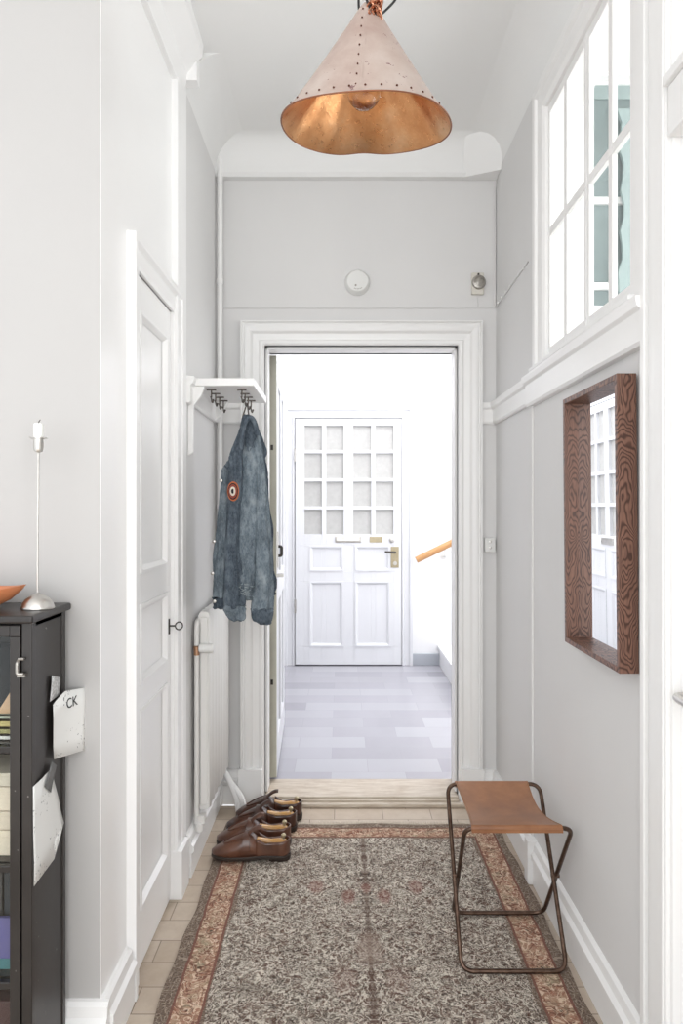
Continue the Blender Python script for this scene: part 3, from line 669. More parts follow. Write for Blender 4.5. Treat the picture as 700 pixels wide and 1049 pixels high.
# ------------------------------------------------------------------ rug
RC = ((RX0+RX1)/2, (RY0+RY1)/2)
GX = [.127*i/6 for i in range(6)]; GX = GX+[.127+(RX1-RX0-.254)*i/44 for i in range(44)]+[RX1-RX0-.127+g_ for g_ in GX]+[RX1-RX0]
GY = [.127*i/6 for i in range(6)]; GY = GY+[.127+(RY1-RY0-.254)*i/98 for i in range(98)]+[RY1-RY0-.127+g_ for g_ in GY]+[RY1-RY0]
bm = BM(); nx, ny = len(GX)-1, len(GY)-1; g = []
for j in range(ny+1):
    row = []
    for i in range(nx+1):
        x = RX0+GX[i]; y = RY0+GY[j]
        x += .004*math.sin(y*9)+.003*math.sin(y*23+1); y += .004*math.sin(x*12)
        row.append(bm.verts.new((x, y, .009+.0012*math.sin(x*21+y*13)+.001*math.sin(y*31))))
    g.append(row)
for j in range(ny):
    for i in range(nx):
        f_ = bm.faces.new((g[j][i], g[j][i+1], g[j+1][i+1], g[j+1][i])); f_.material_index = 0 if (6 <= i < nx-6 and 6 <= j < ny-6) else 1
edge = [e for e in bm.edges if e.is_boundary]
r = bmesh.ops.extrude_edge_only(bm, edges=edge)
for v in r['geom']:
    if isinstance(v, bmesh.types.BMVert): v.co.z = .0005
rug = obj('rug', bm, [M['rug'], M['rug_border']], smooth=True, ang=50, origin=(RC[0], RC[1], 0)); rug.name = 'rug'
tag(rug, 'faded patterned oriental rug with salmon floral border on the tiled floor', 'rug')
bm = BM()
for i in range(210):
    x = RX0+.004+(RX1-RX0-.008)*i/209; y = RY1+.002+.004*math.sin(x*12); dx = random.uniform(-.004, .004); l = random.uniform(.022, .036)
    tube(bm, [(x, y-.006, .008), (x+dx*.5, y+l*.5, .004), (x+dx, y+l, .002)], .0014, 4)
f = obj('fringe', bm, M['fringe'], rug)
f['kind'] = 'stuff'

# ------------------------------------------------------------------ folding stool
def stool():
    t = thing('folding_stool', (.48, 2.05, 0), 'folding stool with a tan leather sling seat and thin bronzed tube frame', 'stool')
    L, R_ = .345, .665
    zt, r = .408, .0065
    y0, y1 = 1.945, 2.235
    def loop(ya, yb, sx):   # top bar at ya, foot bar at yb
        l, rr = sx
        pts = fillet([(l+.02, ya, zt), (rr-.02, ya, zt), (rr, ya, zt-.001), (rr, yb, r), (l, yb, r), (l, ya, zt-.001)], .035, 7, closed=True)
        return pts
    def U(ya, yb, l, rr, tl, tr):
        P = [(tl, ya, zt), (tr, ya, zt), (rr, yb, .017), (l, yb, .017)]
        return fillet(P, .036, 8, closed=True)
    bm = BM(); tube(bm, U(1.909, 2.169, .354, .641, .345, .646), r, 12, closed=True); obj('frame_loop', bm, M['tube'], t, smooth=True)
    bm = BM(); tube(bm, U(2.214, 1.895, .333, .626, .343, .642), r, 12, closed=True); obj('frame_loop', bm, M['tube'], t, smooth=True)
    # pivots where the loops cross
    for x in (.343, .640):
        bm = BM(); tube(bm, [(x-.012, 2.046, .202), (x+.012, 2.046, .202)], .007, 10); obj('pivot_bolt', bm, M['tube'], t, smooth=True)
    # seat sling: wraps both top bars
    XA = lambda v: .362+.006*v
    XB = lambda v: .616-.012*v
    bm = BM(); rings = []; N = 24
    for i in range(N+1):
        v = i/N; y = 1.909+(2.214-1.909)*v
        sag = .024*math.sin(PI*v)
        inset = .012*math.sin(PI*v)
        x0, x1 = XA(v)+inset, XB(v)-inset
        top = [Vector((x0+(x1-x0)*k/14, y, zt+.009-sag-.004*math.sin(PI*k/14)*math.sin(PI*v))) for k in range(15)]
        bot = [p-Vector((0, 0, .0035)) for p in top[::-1]]
        rings.append(top+bot)
    loft(bm, rings)
    for yb, sg, sa, sb in ((1.909, -1, .362, .616), (2.214, 1, .368, .604)):
        rr = []
        for k in range(9):
            a = PI/2+sg*0-sg*0
            th = PI*k/8*1.15
            ya = yb+sg*.0095*math.sin(th); za = zt+.0095*math.cos(th)-.0005
            ri = .0075
            rr.append((ya, za, yb+sg*ri*math.sin(th), zt+ri*math.cos(th)))
        loft(bm, [[Vector((x0, a, b)), Vector((x1, a, b)), Vector((x1, c, d)), Vector((x0, c, d))] for (a, b, c, d) in rr for x0, x1 in ((sa, sb),)])
        box(bm, sa, sb, yb-sg*.0+(-.012 if sg < 0 else .010), yb+(-.010 if sg < 0 else .012), zt-.009, zt+.002)
    obj('seat', bm, M['leather'], t, smooth=True, ang=45)
    for sd_ in (0, 1):
        bm = BM(); tube(bm, [((XA(k/20)+.012*math.sin(PI*k/20)+.004) if sd_ == 0 else (XB(k/20)-.012*math.sin(PI*k/20)-.004), 1.909+.305*k/20, zt+.0095-.024*math.sin(PI*k/20)) for k in range(21)], .0009, 5)
        obj('stitching', bm, M['insole'], t)
stool()

# ------------------------------------------------------------------ wall mirror
mt = thing('wall_mirror', (XR-.012, 1.74, .925), 'tall rectangular mirror in a deep dark oak box frame on the right wall', 'mirror')
MY0, MY1, MZ0, MZ1 = 1.550, 1.928, .925, 1.607
th = .014
def mm(a, b, v):  # leans a touch forward at the top, a: Y, b: z, v: off the wall
    return (XR-.0075-v*.82-.006*(b-MZ0)/(MZ1-MZ0), a, b)
def fr(a0, a1, b0, b1):
    bm = BM(); box(bm, a0, a1, b0, b1, .0, .055, mm); return bm
obj('frame_side', fr(MY0, MY0+th, MZ0, MZ1), M['walnut'], mt, bevel=.0012)
obj('frame_side', fr(MY1-th, MY1, MZ0, MZ1), M['walnut'], mt, bevel=.0012)
obj('frame_rail', fr(MY0+th, MY1-th, MZ1-th, MZ1), M['walnut'], mt, bevel=.0012)
obj('frame_rail', fr(MY0+th, MY1-th, MZ0, MZ0+th), M['walnut'], mt, bevel=.0012)
bm = BM(); box(bm, MY0+th*.6, MY1-th*.6, MZ0+th*.6, MZ1-th*.6, .004, .010, mm); obj('mirror_glass', bm, M['mirror'], mt)

# ------------------------------------------------------------------ hat shelf with hooks
hs = thing('hat_shelf', (XL, 2.64, 1.72), 'white wall shelf with two rows of dark hooks beneath', 'coat rack')
bm = BM(); box(bm, XL, -.312, 2.44, 2.84, 1.738, 1.766); obj('board', bm, M['trim'], hs, bevel=.003)
bm = BM(); extrude_h(bm, [(1.738, 0), (1.738, .06), (1.70, .045), (1.67, .02), (1.50, .018), (1.49, 0)], 2.445, 2.462, mLeft(XL)); obj('bracket', bm, M['trim'], hs, bevel=.002)
bm = BM(); extrude_h(bm, [(1.738, 0), (1.738, .05), (1.68, .02), (1.66, 0)], 2.80, 2.818, mLeft(XL+.033)); obj('bracket', bm, M['trim'], hs, bevel=.002)
HK = []
for xr in (-.478, -.366):
    for k in range(4):
        y = 2.51+.085*k; HK.append((xr, y))
        bm = BM(); box(bm, xr-.017, xr+.017, y-.005, y+.005, 1.734, 1.7385)
        tube(bm, [(xr, y, 1.735), (xr, y, 1.708)], .0026, 8)
        tube(bm, smooth_path([(xr-.003, y, 1.712), (xr, y, 1.702), (xr+.002, y-.003, 1.692), (xr+.006, y-.008, 1.688), (xr+.009, y-.013, 1.694)], 5), .0025, 8)
        sphere(bm, (xr+.009, y-.013, 1.696), .004, 8)
        obj('hook', bm, M['hookmetal'], hs, smooth=True)

# ------------------------------------------------------------------ denim jacket
def ring_fold(cx, cy, z, rx, ry, ph, amp, n=40, fr=7, rot=0.):
    out = []
    for i in range(n):
        a = 2*PI*i/n
        am = amp*1.6*(1+.5*math.sin(z*9+ph)); m_ = 1+am*math.sin(fr*a+ph+1.5*math.sin(z*8+ph))+amp*.6*math.sin((fr*2-3)*a-ph*1.7)
        p_ = Vector((cx*9+math.cos(a)*.9, cy*9+math.sin(a)*.9, z*7+ph)); m_ += .10*mnoise.noise(p_)+.07*mnoise.noise(p_*2.7+Vector((3, 1, 2)))*1.2+.05*mnoise.noise(p_*6)
        x, y = rx*math.cos(a)*m_, ry*math.sin(a)*m_+.010*mnoise.noise(Vector((a*1.2, z*16, ph)))
        out.append(Vector((cx+x*math.cos(rot)-y*math.sin(rot), cy+x*math.sin(rot)+y*math.cos(rot), z+.003*math.sin(5*a+ph))))
    return out
JY = 2.60; S = JY/700
def jx(px): return (px-350)*S
def jz(py): return H+(521-py)*S
def draped(keys, ph, amp, fr=7, y=JY, ryk=.5, n=40, tuck=.0):
    """keys: (py, left px, right px, dy, depth factor)"""
    rings = []; K = []
    for i in range(len(keys)-1):
        for t in range(7):
            f = t/7; f2 = f; K.append([a+(b-a)*f2 for a, b in zip(keys[i], keys[i+1])])
    K.append(list(keys[-1]))
    for q, (py, l, r, dy, dp) in enumerate(K):
        cx = jx((l+r)/2); rx = max(.002, (r-l)/2*S)
        rings.append(ring_fold(cx, y+dy, jz(py), rx/(1+amp*.6), rx*ryk*dp, ph+q*.11+.5*math.sin(q*.35), amp, n, fr))
    return rings
jk = thing('denim_jacket', (jx(252), JY, jz(636)), 'worn blue denim jacket with a round embroidered patch, hanging from a hook', 'jacket')
bm = BM(); loft(bm, draped([(436, 249, 262, 0, 1), (445, 246, 266, 0, 1.4), (462, 241, 270, 0, 1.2), (476, 233, 272, 0, 1.0), (492, 229, 274, 0, 1.0), (530, 228, 276, 0, .9), (570, 226, 278, 0, .9), (604, 224, 279, 0, .85), (612, 226, 277, 0, .8)], .4, .09, 8, y=JY+.03, ryk=.42, n=56)); obj('body', bm, M['denim_dark'], jk, smooth=True, ang=80)
bm = BM(); loft(bm, draped([(466, 239, 243, .01, 1), (473, 235, 242, 0, 1), (482, 229, 240, 0, 1), (510, 227, 240, 0, 1), (550, 223, 238, 0, 1), (585, 220, 236, 0, 1), (611, 219.5, 234, 0, 1)], 1.2, .10, 5, y=JY-.025, ryk=.8)); fp = obj('front_panel', bm, M['denim'], jk, smooth=True, ang=80)
bm = BM(); loft(bm, draped([(611, 218.5, 234.5, 0, 1), (613, 218.5, 234.5, 0, 1.05), (620, 219.5, 233.5, 0, 1.05), (622, 220, 233, 0, 1)], 1.8, .05, 5, y=JY-.025, ryk=.8)); obj('waistband', bm, M['denim_dark'], jk, smooth=True, ang=60)
bm = BM(); loft(bm, draped([(440, 249, 262, .01, 1), (452, 247, 265, 0, 1), (470, 247, 268, 0, 1), (500, 245, 269, -.004, .95), (540, 240, 268, -.008, .95), (575, 238, 267, -.01, .9), (592, 239, 265, -.01, .9), (603, 246, 263, -.01, .8), (613, 254, 260, -.01, .9)], 2.6, .075, 6, y=JY-.035, ryk=.55, n=48)); obj('back_panel', bm, M['denim'], jk, smooth=True, ang=80)
bm = BM(); loft(bm, draped([(438, 248, 256, .012, 1), (448, 245, 254, .004, 1), (460, 241, 252, -.004, 1), (470, 237, 251, -.006, 1), (490, 237, 252, -.01, 1), (520, 236, 249, -.012, 1), (560, 233, 248, -.012, 1), (600, 232, 252, -.01, 1), (620, 233, 253, -.006, 1)], .9, .10, 5, y=JY-.055, ryk=.75)); sl1 = obj('sleeve', bm, M['denim_dark'], jk, smooth=True, ang=80)
bm = BM(); loft(bm, draped([(618, 231.5, 254, 0, 1), (622, 231, 254.5, 0, 1), (631, 237, 254.5, 0, 1), (633, 240, 252, 0, 1)], .4, .05, 5, y=JY-.061, ryk=.7)); obj('cuff', bm, M['denim'], sl1, smooth=True, ang=60)
bm = BM(); loft(bm, draped([(440, 258, 265, 0, 1), (455, 259, 269, 0, 1), (480, 262, 273, 0, 1), (520, 263, 276, -.01, 1), (560, 262, 279, -.01, 1), (600, 260, 282, -.01, 1), (623, 259, 281, -.01, 1)], 4.9, .09, 5, y=JY-.035, ryk=.7)); sl2 = obj('sleeve', bm, M['denim'], jk, smooth=True, ang=80)
bm = BM(); loft(bm, draped([(621, 259, 281, 0, 1), (625, 258.5, 281.5, 0, 1), (634, 261, 279.5, 0, 1), (637, 268, 279, 0, 1)], 1.4, .05, 5, y=JY-.045, ryk=.7)); obj('cuff', bm, M['denim_dark'], sl2, smooth=True, ang=60)
# collar: two flaps round the neck and the shoulder yoke
bm = BM(); loft(bm, draped([(427, 252, 257, 0, 1), (431, 249.5, 262, 0, 1), (438, 248, 264, 0, 1), (448, 251, 265, 0, 1), (458, 253, 263, 0, .8), (463, 256, 259, 0, .6)], .6, .08, 3, y=JY-.05, ryk=.6)); obj('collar', bm, M['denim_dark'], jk, smooth=True, ang=80)
bm = BM(); tube(bm, smooth_path([(jx(250), JY-.075, jz(462)), (jx(252), JY-.084, jz(446)), (jx(255), JY-.086, jz(434)), (jx(260), JY-.084, jz(431)), (jx(264), JY-.078, jz(437)), (jx(266), JY-.07, jz(448))], 6), .010, 10); obj('collar_edge', bm, M['denim_dark'], jk, smooth=True)
bm = BM(); tube(bm, smooth_path([(jx(250), JY-.055, jz(432)), (jx(252.5), JY-.05, jz(423)), (-.358, 2.588, 1.692), (jx(256), JY-.04, jz(424)), (jx(257), JY-.04, jz(432))], 6), .0025, 8); obj('hanging_loop', bm, M['hookmetal'], jk, smooth=True)
# chest pocket flap and buttons
bm = BM(); tube(bm, [(jx(233), JY-.062, jz(478)), (jx(238), JY-.072, jz(483)), (jx(247), JY-.08, jz(480))], .0035, 6); tube(bm, [(jx(236), JY-.07, jz(474)), (jx(240), JY-.075, jz(482))], .003, 6); obj('pocket_seam', bm, M['denim_dark'], jk)
for px, py in ((229, 493), (222, 554), (220.5, 586), (222.5, 614)):
    bm = BM(); lathe(bm, [(.0065, 0), (.0065, .003), (.004, .0045), (0, .0045)], mp=lambda x, y, z: (jx(px)+x, JY-.054-z, jz(py)+y), seg=14); obj('button', bm, M['silver'], jk, smooth=True)
pr = [(0, M['patch_orange'], .0285, .040, 0), (1, M['patch_black'], .0245, .034, .0022), (2, M['patch_red'], .021, .029, .0044), (3, M['patch_white'], .014, .019, .0066), (4, M['patch_black'], .0065, .010, .0088)]
PX, PY_ = jx(243), jz(504)
pt = None
for k, m_, rx, rz, off in pr:
    bm = BM(); mp = lambda x, y, z: (PX+x*rx*.72+.0*y, JY-.096-off-z+x*.006, PY_+y*rz*.9)
    lathe(bm, [(1, -.012 if k == 0 else -.001), (1, .001), (.9, .0018), (0, .0022)], mp=mp, seg=24)
    if pt is None: pt = obj('patch', bm, m_, jk, smooth=True)
    else: obj('patch_ring', bm, m_, pt, smooth=True)
# frayed patch
bm = BM()
for i in range(46):
    px = random.uniform(242, 262); py = random.uniform(592, 604)+(px-242)*.25; a = random.uniform(-.6, .6); l = random.uniform(.006, .016)
    x, z = jx(px), jz(py); y = JY-.094+abs(px-252)*.0018
    tube(bm, [(x-l*math.cos(a)/2, y, z-l*math.sin(a)/2), (x, y-.003, z), (x+l*math.cos(a)/2, y, z+l*math.sin(a)/2)], .0011, 4)
obj('fray', bm, M['fray'], jk)

# ------------------------------------------------------------------ radiator, pipes
rd = thing('radiator', (-.50, 2.66, .17), 'white ribbed radiator on the left wall', 'radiator')
bm = BM(); y0, y1 = 2.52, 2.96
rings = []
N = 44
front = []
for i in range(N+1):
    y = y0+(y1-y0)*i/N; front.append((y, -.488+.006*math.sin(2*PI*i/N*7)))
back = [(y, x-.040) for y, x in front[::-1]]
for z, s in ((.19, .6), (.20, 1), (.905, 1), (.92, .6)):
    rings.append([Vector(((x+.508)*s-.508, y, z)) for y, x in front+back])
loft(bm, rings); obj('panel', bm, M['rad'], rd, smooth=True, ang=50)
bm = BM(); box(bm, -.522, -.492, y0-.010, y0+.004, .21, .90); obj('end_cap', bm, M['rad'], rd, bevel=.006, bseg=3)
bm = BM(); tube(bm, fillet([(-.530, y0+.06, .885), (-.530, y0-.022, .885), (-.530, y0-.022, .80)], .03, 8), .009, 12); obj('feed_pipe', bm, M['rad'], rd, smooth=True)
bm = BM(); lathe(bm, [(.011, 0), (.011, .022), (.012, .023), (.012, .032), (.0, .032)], (-.530, y0-.022, .765), 16); obj('valve_body', bm, M['copper_pipe'], rd, smooth=True)
bm = BM(); lathe(bm, [(.010, 0), (.016, .004), (.018, .05), (.014, .056), (0, .056)], mp=lambda x, y, z: (-.522+z, y0-.024+x, .79+y), seg=20); obj('valve_knob', bm, M['plastic'], rd, smooth=True)
bm = BM(); tube(bm, [(-.530, y0-.022, .77), (-.530, y0-.022, .15)], .0085, 12); obj('drop_pipe', bm, M['rad'], rd, smooth=True)
bm = BM(); lathe(bm, [(.012, 0), (.016, .005), (.016, .03), (.012, .035), (.012, .06), (0, .06)], (-.520, y0-.022, .12), 16); box(bm, -.53, -.50, y0-.03, y0+.01, .15, .175); obj('return_valve', bm, M['rad'], rd, smooth=True)
for y in (2.56, 2.92):
    for za, zb in ((.80, .86), (.24, .28)):
        bm = BM(); box(bm, XL, -.525, y, y+.03, za, zb); obj('wall_bracket', bm, M['rad'], rd)
pp = thing('heating_pipe', (-.532, 2.945, 0), 'thin white vertical pipe in the left corner', 'pipe')
bm = BM(); tube(bm, [(-.529, 2.975, .01), (-.529, 2.975, 2.86)], .012, 14); obj('pipe', bm, M['trim'], pp, smooth=True)
for z in (2.28, 1.3, .5):
    bm = BM(); tube(bm, [(-.529, 2.975, z), (-.529, 2.975, z+.018)], .015, 14); obj('pipe_clip', bm, M['trim'], pp, smooth=True)
fp_ = thing('floor_pipe', (-.44, 2.9, 0), 'pair of white curved pipes near the floor behind the shoes', 'pipe')
for dx, dz in ((0, 0), (.024, -.045)):
    bm = BM(); tube(bm, smooth_path([(-.53+dx, 2.955, .17+dz), (-.505+dx, 2.945, .165+dz), (-.475+dx, 2.93, .12+dz*.6), (-.45+dx, 2.925, .055), (-.44+dx, 2.925, .005)], 6), .013, 12); obj('pipe', bm, M['trim'], fp_, smooth=True)

# ------------------------------------------------------------------ small fittings on the end wall
sd = thing('smoke_detector', (.07, YE, 2.296), 'round white smoke detector above the doorway', 'smoke detector')
c = (.07, 2.296)
bm = BM(); lathe(bm, [(.056, 0), (.056, .010), (.053, .016), (.050, .028), (.044, .034), (0, .036)], mp=lambda x, y, z: (c[0]+x, YE-z, c[1]+y), seg=36); obj('housing', bm, M['plastic'], sd, smooth=True)
bm = BM(); lathe(bm, [(.0045, 0), (.0045, .002), (0, .002)], mp=lambda x, y, z: (c[0]-.008+x, YE-.0345-z, c[1]-.02+y), seg=12)
for i in range(6):
    a = -PI*.62+.18*i; lathe(bm, [(.0022, 0), (.0022, .0012), (0, .0012)], mp=lambda x, y, z: (c[0]+.036*math.cos(a)+x, YE-.0345-z, c[1]+.036*math.sin(a)+y), seg=8)
obj('test_button', bm, M['dial'], sd)
db = thing('doorbell', (.598, YE, 2.29), 'small cream box with a round grey bell in the right corner', 'doorbell')
bm = BM(); box(bm, .573, .627, YE-.018, YE, 2.242, 2.338); obj('back_box', bm, M['cream_plastic'], db, bevel=.004)
bm = BM(); lathe(bm, [(.031, 0), (.031, .006), (.028, .011), (.021, .013), (.019, .010), (.010, .012), (0, .013)], mp=lambda x, y, z: (.603+x, YE-.018-z, 2.294+y), seg=28); obj('bell_dome', bm, M['dial'], db, smooth=True)
bm = BM(); box(bm, .598, .605, YE-.026, YE-.017, 2.322, 2.332); obj('striker', bm, M['dark_metal'], db)
sw = thing('wall_switch', (.651, YE, 1.14), 'small white double switch beside the door casing', 'switch')
bm = BM(); box(bm, .629, .676, YE-.026, YE, 1.108, 1.170); obj('plate', bm, M['plastic'], sw, bevel=.004)
bm = BM(); 
for z in (1.155, 1.128): lathe(bm, [(.006, 0), (.006, .005), (0, .006)], mp=lambda x, y, q: (.652+x, YE-.026-q, z+y), seg=12)
obj('rocker', bm, M['silver'], sw)
cb = thing('cable', (0, YE, 2.19), 'thin painted cable running round the corner above the doorway', 'cable')
bm = BM(); tube(bm, [(-.54, YE-.003, 2.186), (XR-.004, YE-.003, 2.186), (XR-.003, YE-.01, 2.186), (XR-.003, 2.49, 2.20)], .0025, 6); obj('wire', bm, M['wall'], cb)
bm = BM(); tube(bm, [(XR-.006, YE-.006, 2.19), (XR-.006, YE-.006, 2.72)], .004, 6); tube(bm, [(.60, YE-.004, 2.24), (.603, YE-.004, 2.19)], .002, 6); obj('wire', bm, M['wall'], cb)
for k in range(7):
    bm = BM(); y = 2.55+.07*k; box(bm, XR-.006, XR, y, y+.006, 2.193, 2.203); obj('cable_clip', bm, M['plastic'], cb)

# ------------------------------------------------------------------ loafers
def shoe(name, loc, rz, L, label, m_up, tongue=True, rx=0.):
    t = thing(name, loc, label, 'shoe', 'brown leather shoes on the rug corner')
    t.rotation_euler = (0, 0, rz)
    ORG[t.name] = Vector((0, 0, 0))
    # local: x from heel (0) to toe (L); y across; z up
    def half(u):    # outline half width
        if u < .12: return .030*math.sqrt(max(0, 1-((.12-u)/.12)**2))+.002
        if u < .38: return .032-.004*math.sin((u-.12)/.26*PI)
        if u < .72: return .032+.014*math.sin((u-.38)/.34*PI/2)
        return .046*math.sqrt(max(0, 1-((u-.72)/.285)**2))+.001
    def topz(u):    # upper height at the centre line
        if u < .42: return .062+.012*(1-u/.42)**2
        if u < .54: return .074+.018*math.sin((u-.42)/.12*PI/2)
        return .030+.062*(1-((u-.54)/.46)**1.15)
    def ring(u, scale=1., inner=False):
        w = half(u)*scale; h = topz(u)-.018; pts = []
        for k in range(13):
            a = PI*k/12; cw = math.cos(a); sw_ = math.sin(a)
            pts.append(Vector((u*L, w*(abs(cw)**.75)*(1 if cw > 0 else -1), .018+h*(sw_**.62))))
        return pts
    # closed vamp
    bm = BM(); us = [.40+.60*i/18 for i in range(19)]
    R = [[bm.verts.new(p) for p in ring(u)] for u in us]
    for a, b in zip(R, R[1:]):
        for i in range(12): bm.faces.new((a[i], a[i+1], b[i+1], b[i]))
    bm.faces.new(R[-1])
    # quarters: both walls around the heel, open at the top
    us2 = [.0+.42*i/14 for i in range(15)]
    def wall(u, s, k, nk=6):
        w = half(u); h = .045+.011*(1-min(1, u/.42))**2+(.018*max(0, (u-.30)/.12))
        f = k/nk; return Vector((u*L, s*w*(1-.14*f*f), .018+h*f))
    path = [(u, -1) for u in us2[::-1]]+[(u, 1) for u in us2]
    G = [[bm.verts.new(wall(u, s, k)) for k in range(7)] for u, s in path]
    for a, b in zip(G, G[1:]):
        for i in range(6): bm.faces.new((a[i], a[i+1], b[i+1], b[i]))
    bmesh.ops.remove_doubles(bm, verts=bm.verts, dist=.0008)
    up = obj('upper', bm, m_up, t, smooth=True, ang=60)
    so = up.modifiers.new('solid', 'SOLIDIFY'); so.thickness = .003; so.offset = -1
    # apron seam (moccasin stitching ridge)
    bm = BM(); pts = []
    for i in range(25):
        a = -PI/2+PI*i/24; u = .58+.27*math.cos(a); y = .026*math.sin(a)
        w = half(u); q = min(1, abs(y)/w); h = topz(u)-.018
        sw_ = (max(0, 1-(q**(1/.75))**2))**.5
        pts.append((u*L, y, .018+h*(sw_**.62)+.001))
    tube(bm, pts, .0026, 6); obj('apron_seam', bm, m_up, t, smooth=True)
    # strap across the vamp
    bm = BM(); rr = []
    for k in range(15):
        a = PI*(.06+.88*k/14); c_, s_ = math.cos(a), math.sin(a)
        prs = []
        for du, e in ((.50, .002), (.585, .002), (.585, .0055), (.50, .0055)):
            w = half(du)+e; h = topz(du)-.018+e; prs.append(Vector((du*L, w*(abs(c_)**.75)*(1 if c_ > 0 else -1), .018+h*(s_**.62))))
        rr.append(prs)
    loft(bm, rr); obj('strap', bm, m_up, t, smooth=True, ang=40)
    if tongue:
        bm = BM(); rr = []
        for k in range(9):
            f = k/8; u = .56-.20*f; w = .023*(1-.35*f*f); z = .088+.030*math.sin(f*PI*.55)
            rr.append([Vector((u*L, -w, z-.006)), Vector((u*L, -w*.5, z)), Vector((u*L, 0, z+.003)), Vector((u*L, w*.5, z)), Vector((u*L, w, z-.006)), Vector((u*L, w*.5, z-.004)), Vector((u*L, 0, z-.001)), Vector((u*L, -w*.5, z-.004))])
        loft(bm, rr); obj('tongue', bm, m_up, t, smooth=True, ang=50)
    bm = BM(); us3 = [0, .01, .03, .07, .12, .2, .3, .4, .5, .6, .7, .78, .86, .92, .96, .985, 1.0]
    def outl(e): return [(u, 1, e) for u in us3]+[(u, -1, e) for u in us3[::-1]]
    rg = []
    for z, e in ((.008, .002), (.010, .004), (.018, .004), (.021, .001)):
        rg.append([Vector((u*L*(1+.006)-.002, s*(half(u)+e), z+(.004 if z < .012 and .36 < u < .9 else 0)*0)) for u, s, e in outl(e)])
    loft(bm, rg); obj('sole', bm, M['sole'], t, smooth=True, ang=40)
    bm = BM(); us4 = [0, .01, .03, .07, .12, .18, .24, .26]
    loft(bm, [[Vector((u*L-.001, s*(half(u)+e), z)) for u, s in [(u, 1) for u in us4]+[(u, -1) for u in us4[::-1]]] for z, e in ((0, .001), (.009, .003))]); obj('heel', bm, M['sole'], t)
    bm = BM(); loft(bm, [[Vector((.085*L*0+u*L, s*(half(u)-.004), z)) for u, s in [(u, 1) for u in (.03, .08, .15, .25, .35, .44)]+[(u, -1) for u in (.44, .35, .25, .15, .08, .03)]] for z in (.021, .024)]); obj('insole', bm, M['insole'], t)
    # shoe tree: heel block, neck, knob
    bm = BM(); rr = []
    for u, w, zc, hh in ((.035, .010, .052, .010), (.055, .020, .052, .016), (.10, .023, .054, .018), (.16, .018, .057, .014), (.24, .011, .060, .009), (.34, .012, .064, .009), (.42, .018, .066, .010)):
        rr.append([Vector((u*L, w*math.cos(a), zc+hh*math.sin(a))) for a in [2*PI*i/14 for i in range(14)]])
    loft(bm, rr); tr = obj('shoe_tree', bm, M['shoetree'], t, smooth=True)
    bm = BM(); lathe(bm, [(.005, 0), (.005, .006), (.009, .012), (.009, .018), (.005, .022), (0, .023)], (.085*L, 0, .068), 14); obj('knob', bm, M['brass'], tr, smooth=True)
    return t
RZ = PI
shoe('loafer', (-.190, 2.525, .010), RZ-.02, .290, 'chestnut brown loafer nearest the viewer, tongue raised, wooden shoe tree inside', M['shoe_brown'])
shoe('loafer', (-.195, 2.632, .010), RZ-.0, .285, 'chestnut brown loafer second from the front, right behind the nearest one', M['shoe_brown'])
shoe('loafer', (-.180, 2.750, .010), RZ+.02, .280, 'darker brown loafer third from the front, toe towards the radiator', M['shoe_dark'])
shoe('loafer', (-.165, 2.860, .006), RZ+.02, .275, 'darker brown loafer at the back, closest to the doorway', M['shoe_dark'])

# ------------------------------------------------------------------ copper pendant lamp
LX, LY, LZ = .0575, 1.62, 2.205
lp = thing('pendant_lamp', (LX, LY, LZ-.05), 'large riveted copper cone pendant lamp hanging from a copper chain', 'pendant lamp')
TR = Matrix.Rotation(math.radians(9), 3, 'X') @ Matrix.Rotation(math.radians(1), 3, 'Y')
def lpt(r, a, z):
    k = r/.2
    rr = r*(1+.012*k*math.sin(2*a+.5)+.006*k*math.sin(5*a+1)); zz = z-.004*k*math.cos(3*a-.6)*k+.007*k**3*math.exp(-(((a % (2*PI))-PI/2)/.22)**2)
    return TR @ Vector((rr*math.cos(a), rr*math.sin(a), zz)) + Vector((LX, LY, LZ))
SEG = 96
def cone(off, prof, w=0.):
    return [[lpt((r-off)*(1-w*(.5+.5*math.sin(9*2*PI*i/SEG+.8*math.sin(4*PI*i/SEG)))*min(1, (.2-r)/.05)), 2*PI*i/SEG, z) for i in range(SEG)] for r, z in prof]
CP = [(.200, .0), (.196, .004), (.17, .036), (.14, .078), (.11, .121), (.08, .165), (.05, .209), (.028, .243), (.014, .262)]
bm = BM(); ro = cone(0, CP); loft(bm, ro, cap=False)
sm = []
# seam strip on the side facing the viewer
for r, z in CP: sm.append([lpt(r+.0014, a, z) for a in (-PI/2-.10-.0022/r, -PI/2-.10+.0022/r)])
R = [[bm.verts.new(p) for p in q] for q in sm]
for a, b in zip(R, R[1:]): bm.faces.new((a[0], a[1], b[1], b[0]))
obj('shade', bm, M['copper_out'], lp, smooth=True, ang=70, recalc=False)
bm = BM(); loft(bm, cone(.0022, CP, .045), cap=False); obj('lining', bm, M['copper_in'], lp, smooth=True, ang=70)
bm = BM(); tube(bm, [lpt(.200, 2*PI*i/SEG, 0) for i in range(SEG)], .0016, 8, closed=True); obj('rim', bm, M['copper_edge'], lp, smooth=True)
for i in range(34):
    a = 2*PI*i/34+.05
    bm = BM(); sphere(bm, lpt(.186, a, .017), .0026, 8); obj('rivet', bm, M['rivet'], lp, smooth=True)
for i in range(9):
    f = i/8; r = .18*(1-f)+.03*f; z = .022*(1-f)+.24*f
    bm = BM(); sphere(bm, lpt(r+.001, -PI/2-.10-.010/r, z), .002, 8); obj('rivet', bm, M['rivet'], lp, smooth=True)
bc = TR @ Vector((-.006, 0, .078))+Vector((LX, LY, LZ))
bm = BM(); sphere(bm, bc, .040, 24, (1, 1, 1.08)); obj('bulb', bm, M['glass'], lp, smooth=True)
